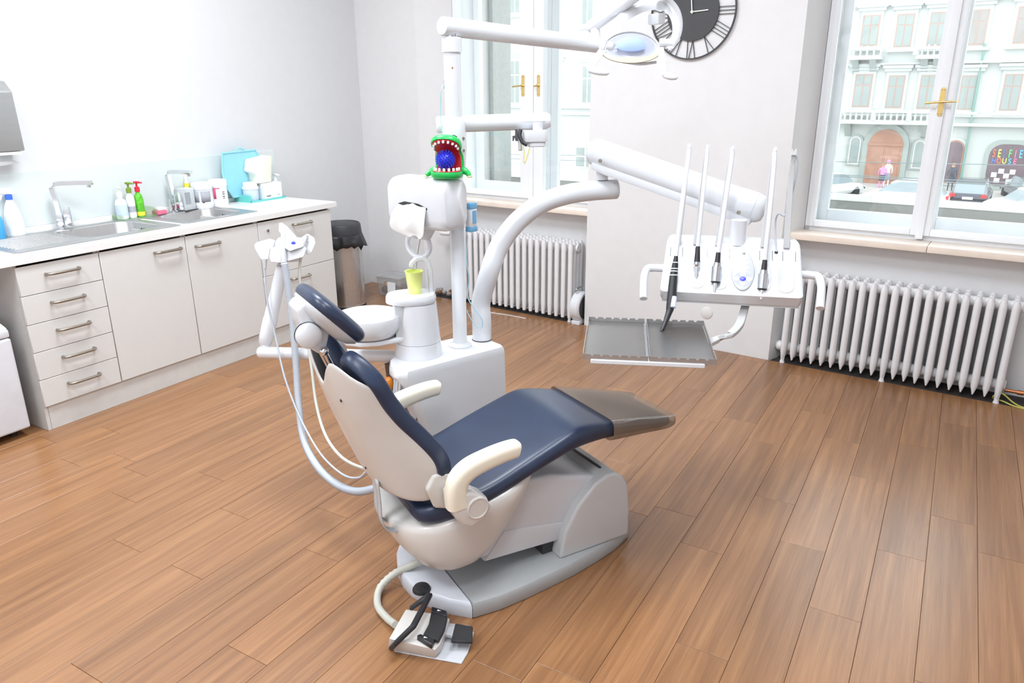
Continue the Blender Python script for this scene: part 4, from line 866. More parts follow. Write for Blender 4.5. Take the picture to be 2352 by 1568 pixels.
# ------------------------------------------------------------ foot control on the floor
q0, q1 = onz(890, 1490, 0), onz(1010, 1512, 0); fa = atan2((q1-q0).y, (q1-q0).x); fcx = onz(968, 1452, .02); fcx.z = 0
ft = thing('foot_control', 'grey foot control with black pedals and carrying bar on the floor', 'foot control', fcx, fa)
inv = MX[ft.name].inverted()
def F(x, y, z): return inv @ onz(x, y, z)
pl_ = [F(905, 1497, 0), F(1060, 1526, 0), F(1075, 1500, 0), F(1089, 1455, 0), F(1075, 1438, 0), F(960, 1425, 0)]
B().prism([(p.x, p.y, 0) for p in pl_], [(p.x, p.y, .005) for p in pl_]).bevel(.0015, 1).build('floor_plate', 'dental_lightgrey', ft)
top = [F(932, 1398, .062), F(893, 1466, .062), F(1000, 1492, .05), F(1012, 1478, .05), F(1034, 1420, .05), F(1010, 1410, .056)]
bot = [F(930, 1415, .004), F(890, 1491, .004), F(998, 1512, .004), F(1012, 1498, .004), F(1033, 1442, .004), F(1005, 1430, .004)]
B().prism(bot, top).bevel(.006, 2).build('housing', 'shell_cream', ft)
pd_ = [F(991, 1412, .056), F(1028, 1424, .054), F(1022, 1450, .054), F(1007, 1478, .054), F(972, 1464, .058), F(985, 1440, .058)]
B().prism(pd_, [p+Vector((0, 0, .014)) for p in pd_]).bevel(.003, 1).build('pedal', 'black_rubber', ft)
for nm, P4 in (('rocker', ((992, 1403), (1027, 1413), (1027, 1426), (991, 1415))), ('rocker', ((957, 1470), (966, 1466), (999, 1478), (992, 1492)))):
    A4 = [F(x, y, .052) for x, y in P4]; rk = B().prism(A4, [p+Vector((0, 0, .02)) for p in A4]).bevel(.003, 1).build(nm, 'black_plastic', ft)
    m_ = sum((p for p in A4), Vector())/4+Vector((0, 0, .0203)); B().prism([m_+Vector(v) for v in ((-.006, -.003, 0), (.006, 0, 0), (-.006, .004, 0))], [m_+Vector(v) for v in ((-.006, -.003, .001), (.006, 0, .001), (-.006, .004, .001))]).build('arrow', 'bottle_white', rk)
A4 = [F(1046, 1437, .03), F(1086, 1444, .03), F(1085, 1480, .03), F(1036, 1478, .03)]; B().prism(A4, [p+Vector((0, 0, .012)) for p in A4]).bevel(.003, 1).build('side_pedal', 'black_rubber', ft)
A4 = [F(1020, 1440, .022), F(1045, 1444, .022), F(1042, 1466, .022), F(1016, 1460, .022)]; B().prism(A4, [p+Vector((0, 0, .009)) for p in A4]).build('pedal_lever', 'dental_lightgrey', ft)
barp = [F(899, 1488, .02), F(908, 1478, .06), F(949, 1438, .105), F(988, 1364, .105)]
def flat(path, w, h_): 
    b = B(); n = len(path); rings = []
    for i, p in enumerate(path):
        t = (path[min(i+1, n-1)]-path[max(i-1, 0)]).normalized(); sd = t.cross(Vector((0, 0, 1))).normalized(); up_ = sd.cross(t)
        rings.append([p+sd*a*w+up_*q*h_ for a, q in ((-1, -1), (1, -1), (1, 1), (-1, 1))])
    return b.loft(rings)
flat(barp, .009, .007).bevel(.003, 1).build('carrying_bar', 'black_plastic', ft)
flat([F(988, 1364, .105), F(942, 1398, .06)], .009, .006).bevel(.003, 1).build('carrying_bar', 'black_plastic', ft)
pth = bez([F(908, 1434, .03), F(888, 1418, .018), F(868, 1390, .016), F(872, 1352, .02), F(905, 1318, .05), F(945, 1298, .08), F(985, 1282, .1)], 48)
L_ = len(pth); b = B(); rr__ = [.0125 if i < L_*.5 else (.0145 if i % 2 else .0118) for i in range(L_)]; b.tube(pth, rr__, 14).build('hose', 'hose_beige', ft, ang=80)
# ============================================================ THE TREATMENT UNIT: cabinet, cuspidor, column
DU = Vector((.3551, .9348, 0)); EU = Vector((-.9348, .3551, 0)); O1 = Vector((-1.666, 2.196, 0))
ZU = .63
un = thing('dental_unit', 'white dental unit cabinet with spittoon and tall column behind the chair', 'dental unit', O1+DU*.15+EU*.13, 0)
def U_(d, e, z): return O1+DU*d+EU*e+Vector((0, 0, z))
def onfront(x, y, e=0.):     # picture point -> (d, z) on the cabinet's front plane
    r = ray(x, y); p = CAM+r*(((O1+EU*e-CAM).dot(EU))/r.dot(EU)); return ((p-O1).dot(DU), p.z)
lf = [onfront(x, y) for x, y in ((912, 868), (928, 885), (940, 905), (953, 935), (962, 960), (970, 985))]
def dl(z):     # left edge of the front, sweeping back towards the floor
    q = sorted([(zz, d) for d, zz in lf]); return interp(q, z) if z > q[0][0] else q[0][1]+(q[0][0]-z)*.25
rings = []
for z, k in ((.02, 1), (.12, 1), (.22, 1), (.30, 1), (.36, 1), (.42, 1), (.48, 1), (.54, 1), (.60, 1), (.62, .99), (.63, .965)):
    L0 = max(-.135, dl(z)) if z < .6 else -.135; R0 = .385+(.63-z)*.027; w_ = R0-L0; cx_, cy_ = (R0+L0)/2, .115
    P = [(L0, .05), (L0+.008, .02), (L0+.03, 0), (R0-.03, 0), (R0-.008, .008), (R0, .03), (R0, .19), (R0-.02, .22), (R0-.06, .235), (L0+w_*.45, .24), (L0+w_*.22, .22), (L0+w_*.08, .16), (L0+.008, .1)]
    rings.append([U_(cx_+(d-cx_)*k, cy_+(e-cy_)*k, z) for d, e in P])
b = B(); b.loft(rings); b.build('cabinet', 'dental_white', un, world=True, ang=35)
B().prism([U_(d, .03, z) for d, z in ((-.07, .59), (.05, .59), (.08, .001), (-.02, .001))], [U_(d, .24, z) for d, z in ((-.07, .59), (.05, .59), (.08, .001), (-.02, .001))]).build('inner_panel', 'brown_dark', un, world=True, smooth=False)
B().prism([U_(d, .01, z) for d, z in ((.1, 0), (.395, 0), (.395, .03), (.1, .03))], [U_(d, .26, z) for d, z in ((.1, 0), (.395, 0), (.395, .03), (.1, .03))]).build('foot', 'dental_grey', un, world=True, smooth=False)
am = U_(-.145, .08, .565); B().ball(am, .022, 14, sz=1.5).build('amber_fitting', 'amber', un, world=True)
for k in range(3): B().tube(bez([am+Vector((.02+.012*k, .02, .03)), am+Vector((.028+.012*k, .0, -.03)), am+Vector((.015+.02*k, .0, -.1)), am+Vector((.03+.02*k, .02, -.2))], 16), .007, 8).build('tube', ('hose_grey', 'strap_grey', 'chrome_soft')[k], un, world=True)
# cuspidor tower and bowl
CT = Vector((-1.795, 2.293, 0))
b = B(); b.lathe([(.098, ZU-.004), (.098, ZU+.004), (.092, ZU+.06)], 40, CT); b.build('tower_foot', 'dental_white', un, world=True)
b = B(); b.lathe([(.0915, ZU+.0615), (.086, ZU+.14), (.079, ZU+.222)], 40, CT); tw = b.build('tower', 'dental_white', un, world=True)
ZT = ZU+.258
bc = onz(846, 722, .81); bc.z = 0; bd = (bc-CT).normalized(); ln_ = (bc-CT).length; bp_ = Vector((-bd.y, bd.x, 0))
cap = []
for k, (l, w) in enumerate(((-.078, .0), (-.066, .05), (-.03, .073), (.02, .078), (.07, .066), (.1, .045), (.118, .02), (.118, -.02), (.1, -.045), (.07, -.066), (.02, -.078), (-.03, -.073), (-.066, -.05))): cap.append(CT+bd*l+bp_*w)
b = B(); b.loft([[CT+(p-CT)*k+Vector((0, 0, z)) for p in cap] for k, z in ((.99, ZU+.224), (1.03, ZU+.23), (1.02, ZU+.246), (.96, ZT))]); b.build('tower_cap', 'dental_white', un, world=True, ang=50)
B().loft([[CT+bd*l+bp_*w+Vector((0, 0, z)) for l, w in ((.05, -.06), (.09, -.055), (.095, 0), (.09, .055), (.05, .06))] for z in (ZU+.09, ZU+.222)]).build('tower_recess', 'dental_grey', un, world=True)
B().lathe([(.028, 0), (.03, .002), (.026, .003)], 28, CT+bd*-.01+Vector((0, 0, ZT-.006))).build('cup_stand', 'dental_grey', un, world=True)
zr = .81; rb = .132
b = B(); b.lathe([(.08, zr-.085), (.108, zr-.078), (rb*.985, zr-.045), (rb, zr-.004), (rb*.985, zr+.002), (rb*.95, zr-.002), (rb*.8, zr-.016), (rb*.4, zr-.03), (.012, zr-.034)], 48, bc); b.build('bowl', 'dental_white', un, world=True, ang=60)
b = B(); b.loft([[bc+bd*(-l)+bp_*w*k+Vector((0, 0, z)) for l, w in ((-.108, 0), (-.09, .06), (-.04, .1), (.03, .1), (.1, .07), (ln_-.02, .055), (ln_-.02, -.055), (.1, -.07), (.03, -.1), (-.04, -.1), (-.09, -.06))] for k, z in ((.7, zr-.112), (.97, zr-.102), (1, zr-.092), (.95, zr-.086))]); b.build('bowl_carrier', 'dental_white', un, world=True, ang=50)
fz = CT-bd*.05-bp_*.045; fz = onz(985, 668, ZT); fz.z = 0
B().loft([[fz+bd*(p[0])+bp_*w+Vector((0, 0, p[1])) for w, o in ((-.016, 0), (.016, 0))]+[fz+bd*(p[0]+p[2])+bp_*w+Vector((0, 0, p[1]+p[3])) for w in (.016, -.016)] for p in ((0, ZT-.01, -.018, 0), (0, ZT+.09, -.018, 0), (.006, ZT+.115, -.015, .012), (.022, ZT+.128, -.003, .018), (.04, ZT+.127, .006, .016), (.055, ZT+.114, .014, .009), (.06, ZT+.1, .016, .003))]).bevel(.003, 1).build('cup_filler', 'dental_white', un, world=True)
# column
PC = Vector((-1.706, 2.464, 0))
B().lathe([(.05, ZU-.002), (.05, ZU+.006), (.036, ZU+.012), (.0295, ZU+.02), (.0295, 1.40)], 36, PC).build('pole', 'dental_white', un, world=True)
B().lathe([(.030, 1.33), (.041, 1.375), (.047, 1.44), (.046, 1.50), (.04, 1.55), (.034, 1.558)], 36, PC).build('pole_shroud', 'dental_white', un, world=True, ang=60)
vd = (CAM-PC); vd.z = 0; vd.normalize(); sd_ = Vector((-vd.y, vd.x, 0))
for sg in (-.034, .034):
    for zz in (1.435, 1.48): B().lathe([(.0055, 0), (.0055, .003), (.002, .0032)], 12, PC+vd*.031+sd_*sg+Vector((0, 0, zz)), aim((0, 0, 0), vd+sd_*sg*12)).build('screw', 'handle_metal', un, world=True)
B().lathe([(.0325, 1.555), (.0325, 1.80)], 36, PC).build('upper_pole', 'dental_white', un, world=True)
B().lathe([(.0375, 1.79), (.0375, 1.838), (.034, 1.842)], 36, PC).build('pole_cap', 'dental_white', un, world=True)
B().lathe([(.003, 0), (.003, .002)], 10, PC+vd*.0325+Vector((0, 0, 1.735)), aim((0, 0, 0), vd)).build('screw', 'copper', un, world=True)

# ------------------------------------------------------------ operating lamp
lp = thing('operating_lamp', 'white operating lamp on jointed tubes at the top of the column', 'lamp', PC+Vector((0, 0, 1.842)), 0)
A0 = PC+Vector((0, 0, 1.877)); A1 = WD(1392, 106, 3.36); dr_ = (A1-A0).normalized(); up_ = Vector((0, 0, 1))
B().lathe([(.024, 1.842), (.024, 1.862)], 24, PC).build('joint', 'chrome_soft', lp, world=True)
la = B().tube([A0-dr_*.045, A0-dr_*.04, A1], [.030, .0335, .0335], 28).build('lower_arm', 'dental_white', lp, world=True)
J0 = WD(1368, 92, 3.36); J1 = WD(1366, 52, 3.36)
B().tube([J0, J1], .021, 20).build('elbow_post', 'dental_white', lp, world=True)
E0, E1 = WD(1364, 57, 3.36), WD(1560, -85, 3.0); de = (E1-E0).normalized()
B().tube([E0-de*.03, E0-de*.022, E1], [.02, .029, .029], 24).build('upper_arm', 'dental_white', lp, world=True)
B().tube([E1, E1+Vector((0, 0, .06))], .022, 16).build('upper_joint', 'dental_white', lp, world=True)
DL = 3.22
def Lp(x, y, o=0.): return WD(x, y, DL+o)
HD = [Lp(1520, 2), Lp(1540, -45, -.05), E1]
B().tube(bez(HD, 12), .02, 16).build('drop_arm', 'dental_white', lp, world=True)
# yoke: broad curved band
yk = [(1381, 112), (1392, 88), (1413, 58), (1440, 33), (1470, 15), (1500, 6), (1527, 8), (1546, 24), (1555, 48), (1555, 74), (1547, 97), (1536, 113)]
ykw = [6, 7, 10, 13, 15, 17, 17, 15, 13, 11, 9, 7]; yo = [.0, .01, .02, .03, .035, .035, .03, .02, .01, 0, -.005, -.01]
rows = []; path = bez([(x, y, w) for (x, y), w in zip(yk, ykw)], 44)
for i, p in enumerate(path):
    t = (path[min(i+1, len(path)-1)]-path[max(i-1, 0)]); t.z = 0; t.normalize(); nn = Vector((-t.y, t.x, 0)); f = i/(len(path)-1); o = .035*sin(pi*f)
    rows.append([Lp(p.x+nn.x*a*p.z, p.y+nn.y*a*p.z, o+q) for a, q in ((-1, -.008), (0, -.016), (1, -.008), (1, .012), (0, .016), (-1, .012))])
B().loft(rows).build('yoke', 'dental_white', lp, world=True, ang=70)
# reflector housing, rim, shield
def half(cx, cy, rx, rt, rb_, n=28):
    return [(cx-rx*cos(pi*k/n), cy-rt*sin(pi*k/n)) for k in range(n+1)]+[(cx+rx*cos(pi*k/n), cy+rb_*sin(pi*k/n)) for k in range(1, n)]
g = half(1449, 117, 66, 45, 26)
B().loft([[Lp(1449+(x-1449)*k, 117+(y-117)*k, o) for x, y in g] for k, o in ((1.0, 0), (1.06, .01), (1.05, .035), (.85, .085), (.5, .11))]).build('housing', 'dental_white', lp, world=True, ang=60)
B().tube([Lp(x, y, -.002) for x, y in g], .005, 8, closed=True).build('rim', 'dental_grey', lp, world=True)
cr_ = [(1449+66*cos(pi*k/20), 119+25*sin(pi*k/20)) for k in range(21)]+[(1449-60*cos(pi*k/20), 119+13*sin(pi*k/20)) for k in range(1, 20)]
B().loft([[Lp(x, y, o) for x, y in cr_] for o in (-.02, -.004)]).build('lower_rim', 'lamp_ivory', lp, world=True)
g2 = half(1449, 114, 58, 38, 20)
B().loft([[Lp(1449+(x-1449)*k, 114+(y-114)*k, o) for x, y in g2] for k, o in ((1, -.003), (.85, -.012), (.5, -.018), (.1, -.02))]).build('shield', 'lamp_shield', lp, world=True, ang=70)
g3 = half(1450, 106, 34, 20, 12); B().loft([[Lp(1450+(x-1450)*k, 106+(y-106)*k, o) for x, y in g3] for k, o in ((1, -.022), (.7, -.024))]).build('reflector_patch', 'lens_blue', lp, world=True)
B().tube(bez([Lp(1432, 142, .0), Lp(1470, 147, .01), Lp(1507, 143, .02)], 10), .006, 8).build('lower_lip', 'dental_white', lp, world=True)
for s, P1, P2, P3 in ((-1, (1385, 114), (1352, 158), (1399, 168)), (1, (1517, 108), (1524, 170), (1556, 178))):
    hp1 = B().loft([[Lp(P1[0]+(P2[0]-P1[0])*f-w*(.9 if s < 0 else 1), P1[1]+(P2[1]-P1[1])*f-(w*.5 if s < 0 else 0), -.03*f-.012) for w in (8, -8)]+[Lp(P1[0]+(P2[0]-P1[0])*f+w*(.9 if s < 0 else 1), P1[1]+(P2[1]-P1[1])*f+(w*.5 if s < 0 else 0), -.03*f+.006) for w in (8, -8)] for f in (0, .5, .92, 1.03)]).bevel(.004, 2).build('handle_arm', 'dental_white', lp, world=True)
    q0, q1 = Lp(P2[0]+2, P2[1]+3, -.03), Lp(P3[0], P3[1], -.09); n = 8
    B().tube([q0+(q1-q0)*k/n for k in range(n+1)], [.010+.005*sin(pi*min(1, k/n+.05)) for k in range(n)]+[.004], 16).build('grip', 'dental_white', lp, world=True)
    B().tube([Lp(P1[0]+(8 if s < 0 else -2), P1[1]-10, .0), Lp(P1[0]+(22 if s < 0 else 26), P1[1]-8, .0)], .018, 18).build('pivot', 'dental_white', lp, world=True)
B().box(-.035, .035, -.02, .02, -.022, .022, Matrix.Translation(Lp(1508, 44, .03)) @ RZ(-.5)).bevel(.006).build('switch_box', 'dental_white', lp, world=True)
B().ball(Lp(1511, 51, .005), .0035, 8).build('switch', 'black_plastic', lp, world=True)

# ------------------------------------------------------------ monitor arm (no monitor fitted)
ma = thing('monitor_arm', 'white tube arm with bare black monitor bracket at mid column', 'bracket', PC+Vector((0, 0, 1.5)), 0)
M0, M1 = PC+Vector((0, 0, 1.53))-vd*-.0, WD(1262, 277, 2.93)
dm = (M1-M0).normalized(); off = -vd*.05
M0o = M0+off-dm*.07; M1o = M1+off*0
b = B().tube([M0o, M0o+dm*.008, M1o-dm*.012, M1o], [.026, .032, .032, .026], 28); b.build('arm', 'dental_white', ma, world=True)
B().tube([M0o+dm*.05+vd*.0315, M1o-dm*.02+vd*.0315], .0012, 6).build('seam', 'pad_dark', ma, world=True)
kb = WD(1228, 312, 2.9); kx = dm; 
def rbx(cn, ex, hx, hy, z0, z1, rr=.6):
    ey = Vector((-ex.y, ex.x, 0)); P = rrect(2*hx, 2*hy, min(hx, hy)*rr, 5); return [cn+ex*p[0]+ey*p[1]+Vector((0, 0, z0)) for p in P], [cn+ex*p[0]+ey*p[1]+Vector((0, 0, z1)) for p in P]
ex_ = Vector((dm.x, dm.y, 0)).normalized()
B().prism(*rbx(kb, ex_, .048, .032, -.022, .022)).bevel(.004, 2).build('knuckle', 'dental_white', ma, world=True)
B().prism(*rbx(kb+ex_*.006, ex_, .036, .028, -.04, -.0225)).bevel(.003, 1).build('knuckle_cap', 'dental_white', ma, world=True)
B().tube([kb+ex_*.012+Vector((0, 0, .02)), kb+ex_*.012+Vector((0, 0, .05))], .02, 18).build('pivot', 'dental_white', ma, world=True)
B().tube(bez([WD(1196, 298, 2.87), WD(1194, 312, 2.87), WD(1200, 326, 2.87), WD(1211, 333, 2.87)], 14), .0075, 10).build('bracket_hook', 'black_plastic', ma, world=True)
B().loft([[WD(x, y, 2.89+o) for x, y in ((1183, 297), (1189, 297), (1189, 324), (1184, 324), (1182, 316), (1180, 324), (1177, 324), (1177, 312), (1183, 311))] for o in (0, .012)]).build('bracket_plate', 'black_plastic', ma, world=True, smooth=False)
B().tube([WD(1193, 300, 2.9), WD(1195, 345, 2.9)], .008, 12).build('bracket_rod', 'dental_grey', ma, world=True)
B().tube(bez([WD(1201, 334, 2.87), WD(1204, 350, 2.87), WD(1203, 370, 2.87), WD(1206, 374, 2.87), WD(1210, 362, 2.87), WD(1217, 338, 2.87)], 24), .002, 6).build('earth_lead', 'yellow_green', ma, world=True)

# ------------------------------------------------------------ paper towel holder on the column
bx = thing('paper_dispenser', 'white rounded paper dispenser on the column with towel hanging out', 'dispenser', PC+Vector((0, 0, 1.14)), AW)
pu, pv = 0, 0      # column is the local origin
x0, x1, y0, y1, z0, z1 = -.215, .085, -.175, -.03, .0, .2
sec = []
for x, k in ((x0, .82), (x0+.012, .93), (x0+.035, 1), (x1-.03, 1), (x1-.008, .95), (x1, .86)):
    cy, cz = (y0+y1)/2, (z0+z1)/2; sec.append([(x, cy+p[0]*k, cz+p[1]*k-.012*(1-k)*5*0) for p in rrect(y1-y0, z1-z0, .045, 6)])
B().loft(sec).build('case', 'dental_white', bx, ang=50)
B().box(-.02, .02, -.05, .03, .04, .16).build('clamp', 'dental_white', bx, smooth=False)
B().loft([[(x, y0-.0015+o, z) for x, z in ((-.15, .098), (-.115, .108), (-.045, .104), (0, .09), (0, .084), (-.055, .09), (-.115, .092))] for o in (0, .003)]).build('slot', 'joint_dark', bx, smooth=False)
rows = []
for j, (z, w0, w1, o) in enumerate(((.1, -.145, -.005, .0), (.075, -.16, 0, -.012), (.04, -.175, 0, -.016), (.0, -.187, -.005, -.012), (-.015, -.165, -.015, .0), (-.028, -.115, -.035, .004))):
    rows.append([(w0+(w1-w0)*k/10, y0-.004+o-.006*sin(k*1.1+j*.8), z-.006*sin(k*.9)) for k in range(11)])
B().grid(rows).build('paper_towel', 'paper', bx, thick=.001, sub=1)
B().tube([(-.12+.06*cos(a)+.02*sin(a)*0, -.1, -.075+.052*sin(a)) for a in [2*pi*k/28 for k in range(28)]], .010, 8, closed=True).build('ring', 'dental_white', bx)
B().hexa([(-.165, -.112, -.05), (-.065, -.112, -.05), (-.065, -.088, -.05), (-.165, -.088, -.05), (-.135, -.115, .01), (-.025, -.115, .01), (-.025, -.085, .01), (-.135, -.085, .01)]).bevel(.004).build('ring_holder', 'dental_white', bx)
# blue device and its lead on the column
dv = thing('curing_lamp', 'small white and blue hand device hanging on the column beside the paper dispenser', 'device', PC+UX*.062+VX*.012+Vector((0, 0, 1.12)), AW)
B().box(-.012, .018, -.02, .02, .02, .095).bevel(.006).build('body', 'dental_white', dv); B().box(-.013, .019, -.021, .021, .0, .022).bevel(.005).build('end_cap', 'blue_plastic', dv); B().box(-.013, .019, -.021, .021, .09, .115).bevel(.005).build('end_cap', 'blue_plastic', dv); B().box(.017, .02, -.012, .012, .035, .085).build('button', 'blue_plastic', dv)
dC = lambda x, y, o=0: WD(x, y, dep(PC+Vector((0, 0, vz(y))))-.045+o)
def vz(y): return onz(1052, y, 0).z if 0 else 1.82+(100-y)*.00168
B().tube(bez([dC(1074, 540), dC(1072, 600), dC(1078, 640), dC(1074, 680), dC(1088, 706), dC(1104, 728), dC(1108, 742), dC(1104, 752), dC(1090, 744), dC(1076, 722), dC(1073, 712)], 50), .0022, 6).build('lead', 'cable_blue', dv, world=True)
cl = thing('cable_clip', 'grey clip with thin pale blue cable near the top of the column', 'clip', PC-sd_*.0+Vector((0, 0, 1.66)), 0)
cp = WD(1024, 192, dep(PC+Vector((0, 0, 1.67))))
B().box(-.007, .012, -.008, .008, -.018, .018, Matrix.Translation(cp)).bevel(.002, 1).build('clip', 'hose_grey', cl, world=True)
B().tube(bez([cp, WD(1014, 205, 2.8), WD(1012, 240, 2.82), WD(1013, 280, 2.84), WD(1020, 318, 2.84), WD(1027, 345, 2.86), WD(1030, 360, 2.88)], 30), .0018, 6).build('cable', 'cable_blue', cl, world=True)

# ------------------------------------------------------------ crocodile toy with the spiky ball
BM = MX[bx.name]; tp = BM @ Vector((.045, -.10, .2005)); hdg = atan2((CAM-tp).y, (CAM-tp).x)+pi/2-.25
cr = thing('crocodile_toy', 'green toy crocodile with wide open red mouth on the paper dispenser', 'toy', tp, hdg)
# local: -y is where the mouth opens, x sideways
def sell(cx, cy, rx, ry, z, n=28, ex=2.4): return [(cx+rx*math.copysign(abs(cos(2*pi*k/n))**(2/ex), cos(2*pi*k/n)), cy+ry*math.copysign(abs(sin(2*pi*k/n))**(2/ex), sin(2*pi*k/n)), z) for k in range(n)]
lj = B().loft([sell(0, -.012, .05, .045, 0), sell(0, -.014, .058, .054, .006), sell(0, -.014, .06, .056, .02), sell(0, -.014, .058, .054, .026), sell(0, -.012, .05, .046, .024), sell(0, -.01, .046, .042, .02)]).build('lower_jaw', 'croc_green', cr, ang=60)
B().loft([sell(0, -.012, .053, .049, .0262), sell(0, -.012, .05, .046, .029), sell(0, -.012, .02, .02, .026)]).build('lower_gum', 'croc_red', lj)
for k in range(9):
    a = pi+pi*k/8; B().box(-.0045, .0045, -.004, .004, 0, .013, Matrix.Translation((.047*cos(a), -.014+.043*sin(a), .027)) @ RZ(a+pi/2)).bevel(.002, 1).build('tooth', 'croc_white', lj)
bk = B().loft([[(x*w, .028+.02*(1-x*x)+yy, z) for x in (-1, -.75, -.4, 0, .4, .75, 1)]+[(x*w*.85, .02+yy, z) for x in (1, .5, 0, -.5, -1)] for z, w, yy in ((.02, .055, 0), (.05, .056, .006), (.08, .055, .0), (.1, .05, -.012))]).build('back', 'croc_green', cr, ang=60)
B().loft([[(x*w*.86, .019+yy, z) for x in (-1, -.5, 0, .5, 1)]+[(x*w*.8, .014+yy, z) for x in (1, .5, 0, -.5, -1)] for z, w, yy in ((.024, .055, 0), (.05, .056, .006), (.08, .055, 0), (.098, .05, -.012))]).build('throat', 'croc_red', cr)
Rm = Matrix.Translation((0, .018, .088)) @ RX(radians(-36))
uj = B().loft([[Rm @ Vector(p) for p in r] for r in (sell(0, -.042, .046, .046, .004), sell(0, -.042, .055, .054, .002), sell(0, -.042, .058, .057, .01), sell(0, -.038, .055, .052, .024), sell(0, -.03, .044, .038, .036), sell(0, -.024, .02, .018, .041))]).build('upper_jaw', 'croc_green', cr, ang=60)
B().loft([[Rm @ Vector(p) for p in r] for r in (sell(0, -.042, .051, .05, .0015), sell(0, -.042, .047, .046, -.003), sell(0, -.042, .02, .02, .001))]).build('upper_gum', 'croc_red', uj)
for k in range(9):
    a = pi+pi*k/8; B().box(-.0042, .0042, -.004, .004, -.012, 0, Rm @ Matrix.Translation((.046*cos(a), -.044+.043*sin(a), .001)) @ RZ(a+pi/2)).bevel(.002, 1).build('tooth', 'croc_white', uj)
for sx in (-.026, .026):
    ey = B().ball(Rm @ Vector((sx, -.03, .036)), .0145, 16).build('eye_bulge', 'croc_green', uj)
    B().ball(Rm @ Vector((sx, -.042, .038)), .0075, 14, sx=1.15, sz=.8).build('eye', 'croc_white', ey); B().ball(Rm @ Vector((sx*.93, -.0475, .038)), .0042, 10).build('pupil', 'black_plastic', ey)
    B().tube([Rm @ Vector((sx*.45, -.045, .048)), Rm @ Vector((sx, -.043, .051)), Rm @ Vector((sx*1.4, -.038, .047))], .002, 6).build('brow', 'black_plastic', ey)
for sx in (-1, 1):
    B().tube(bez([(sx*.05, .02, .03), (sx*.072, .015, .018), (sx*.085, -.005, .008)], 8), [.012, .0135, .0135, .0125, .011, .0105, .01, .009, .006][:9], 12).build('leg', 'croc_green', cr)
    for k in range(3): B().ball((sx*(.084+.004*k), -.014+.006*k, .006), .0042, 8).build('claw', 'lamp_ivory', cr)
sbc = Vector((0, -.03, .068)); sb_ = thing('spiky_ball', 'dark blue rubber ball with spikes held in the crocodile mouth', 'ball', MX[cr.name] @ sbc, hdg)
B().ball((0, 0, 0), .030, 20).build('core', 'ball_blue', sb_)
b = B(); ns = 150
for k in range(ns):
    ph = math.acos(1-2*(k+.5)/ns); th = pi*(1+5**.5)*k; d = Vector((sin(ph)*cos(th), sin(ph)*sin(th), cos(ph))); b.lathe([(.0022, .0285), (.0016, .037), (.0005, .0395)], 5, (0, 0, 0), aim((0, 0, 0), d))
o = b.build('spikes', 'ball_blue', sb_); o['kind'] = 'stuff'
# cup
cz = onz(953, 674, ZT-.002)
cu = thing('cup', 'translucent yellow plastic cup on the spittoon tower', 'cup', cz, 0)
B().lathe([(.024, 0), (.0255, .003), (.028, .03), (.0345, .088), (.0365, .09), (.0365, .093), (.033, .092), (.0265, .03), (.024, .005), (.001, .004)], 36).build('wall', 'cup_yellow', cu, ang=60)
# ============================================================ INSTRUMENT TABLE ON ITS ARM
it = thing('instrument_table', 'white instrument table with handpieces hanging on a bent swivel arm', 'instrument table', (-1.67, 2.579, ZU), 0)
bent = [(-1.67, 2.579, ZU-.002), (-1.67, 2.579, .72), (-1.675, 2.585, .80)]+[tuple(WD(x, y, d)) for x, y, d in ((1124, 625, 3.13), (1142, 575, 3.125), (1170, 530, 3.12), (1205, 494, 3.12), (1250, 464, 3.12), (1305, 446, 3.13), (1360, 438, 3.14), (1416, 434, 3.15))]
pb = bez(bent, 60); B().tube(pb+[pb[-1]+(pb[-1]-pb[-2]).normalized()*.006], [.0415]*len(pb)+[.036], 32).build('bent_arm', 'dental_white', it, world=True, ang=60)
B().lathe([(.043, ZU), (.043, ZU+.004)], 32, (-1.67, 2.579, 0)).build('arm_collar', 'joint_dark', it, world=True)
K0 = WD(1383, 412, 3.13); K1 = K0+Vector((0, 0, .085)); B().tube([K0, K1], .0255, 24).build('elbow_post', 'dental_white', it, world=True)
# spring arm: thick rounded beam with a flat lower cover
S0_, S1_ = WD(1372, 350, 3.09), WD(1738, 478, 2.86); ds = (S1_-S0_).normalized(); sx_ = ds.cross(Vector((0, 0, 1))).normalized(); sz_ = sx_.cross(ds)
def beam(f, hw, hz): p = S0_+(S1_-S0_)*f; return [p+sx_*a*hw+sz_*q*hz for a, q in rrect(2, 2, .85, 7)]
Ls = (S1_-S0_).length
B().loft([beam(-.06, .02, .025), beam(-.05, .032, .04), beam(-.03, .04, .052), beam(0, .043, .056), beam(.1, .043, .055), beam(.9, .043, .055), beam(.985, .044, .057), beam(1.02, .04, .052), beam(1.045, .03, .04), beam(1.05, .02, .026)]).build('spring_arm', 'dental_white', it, world=True, ang=60)
B().loft([[S0_+(S1_-S0_)*f+sx_*a*.036+sz_*q for a, q in ((-1, -.03), (1, -.03), (1, z), (-1, z))] for f, z in ((.0, -.066), (.1, -.072), (.92, -.07), (1.0, -.068))]).bevel(.008, 2).build('arm_cover', 'dental_white', it, world=True)
B().loft([beam(.893, .0437, .0557), beam(.9, .0445, .0565), beam(.985, .0455, .058), beam(.99, .0445, .057)]).build('end_cap', 'dental_white', it, world=True, ang=60)
for x, y, d in ((1379, 369, 3.03), (1697, 488, 2.80)): 
    p = WD(x, y, d); B().lathe([(.008, 0), (.008, .004), (.003, .0045)], 14, p, aim((0, 0, 0), -sx_ if sx_.dot(CAM-p) < 0 else sx_)).build('screw', 'handle_metal', it, world=True)
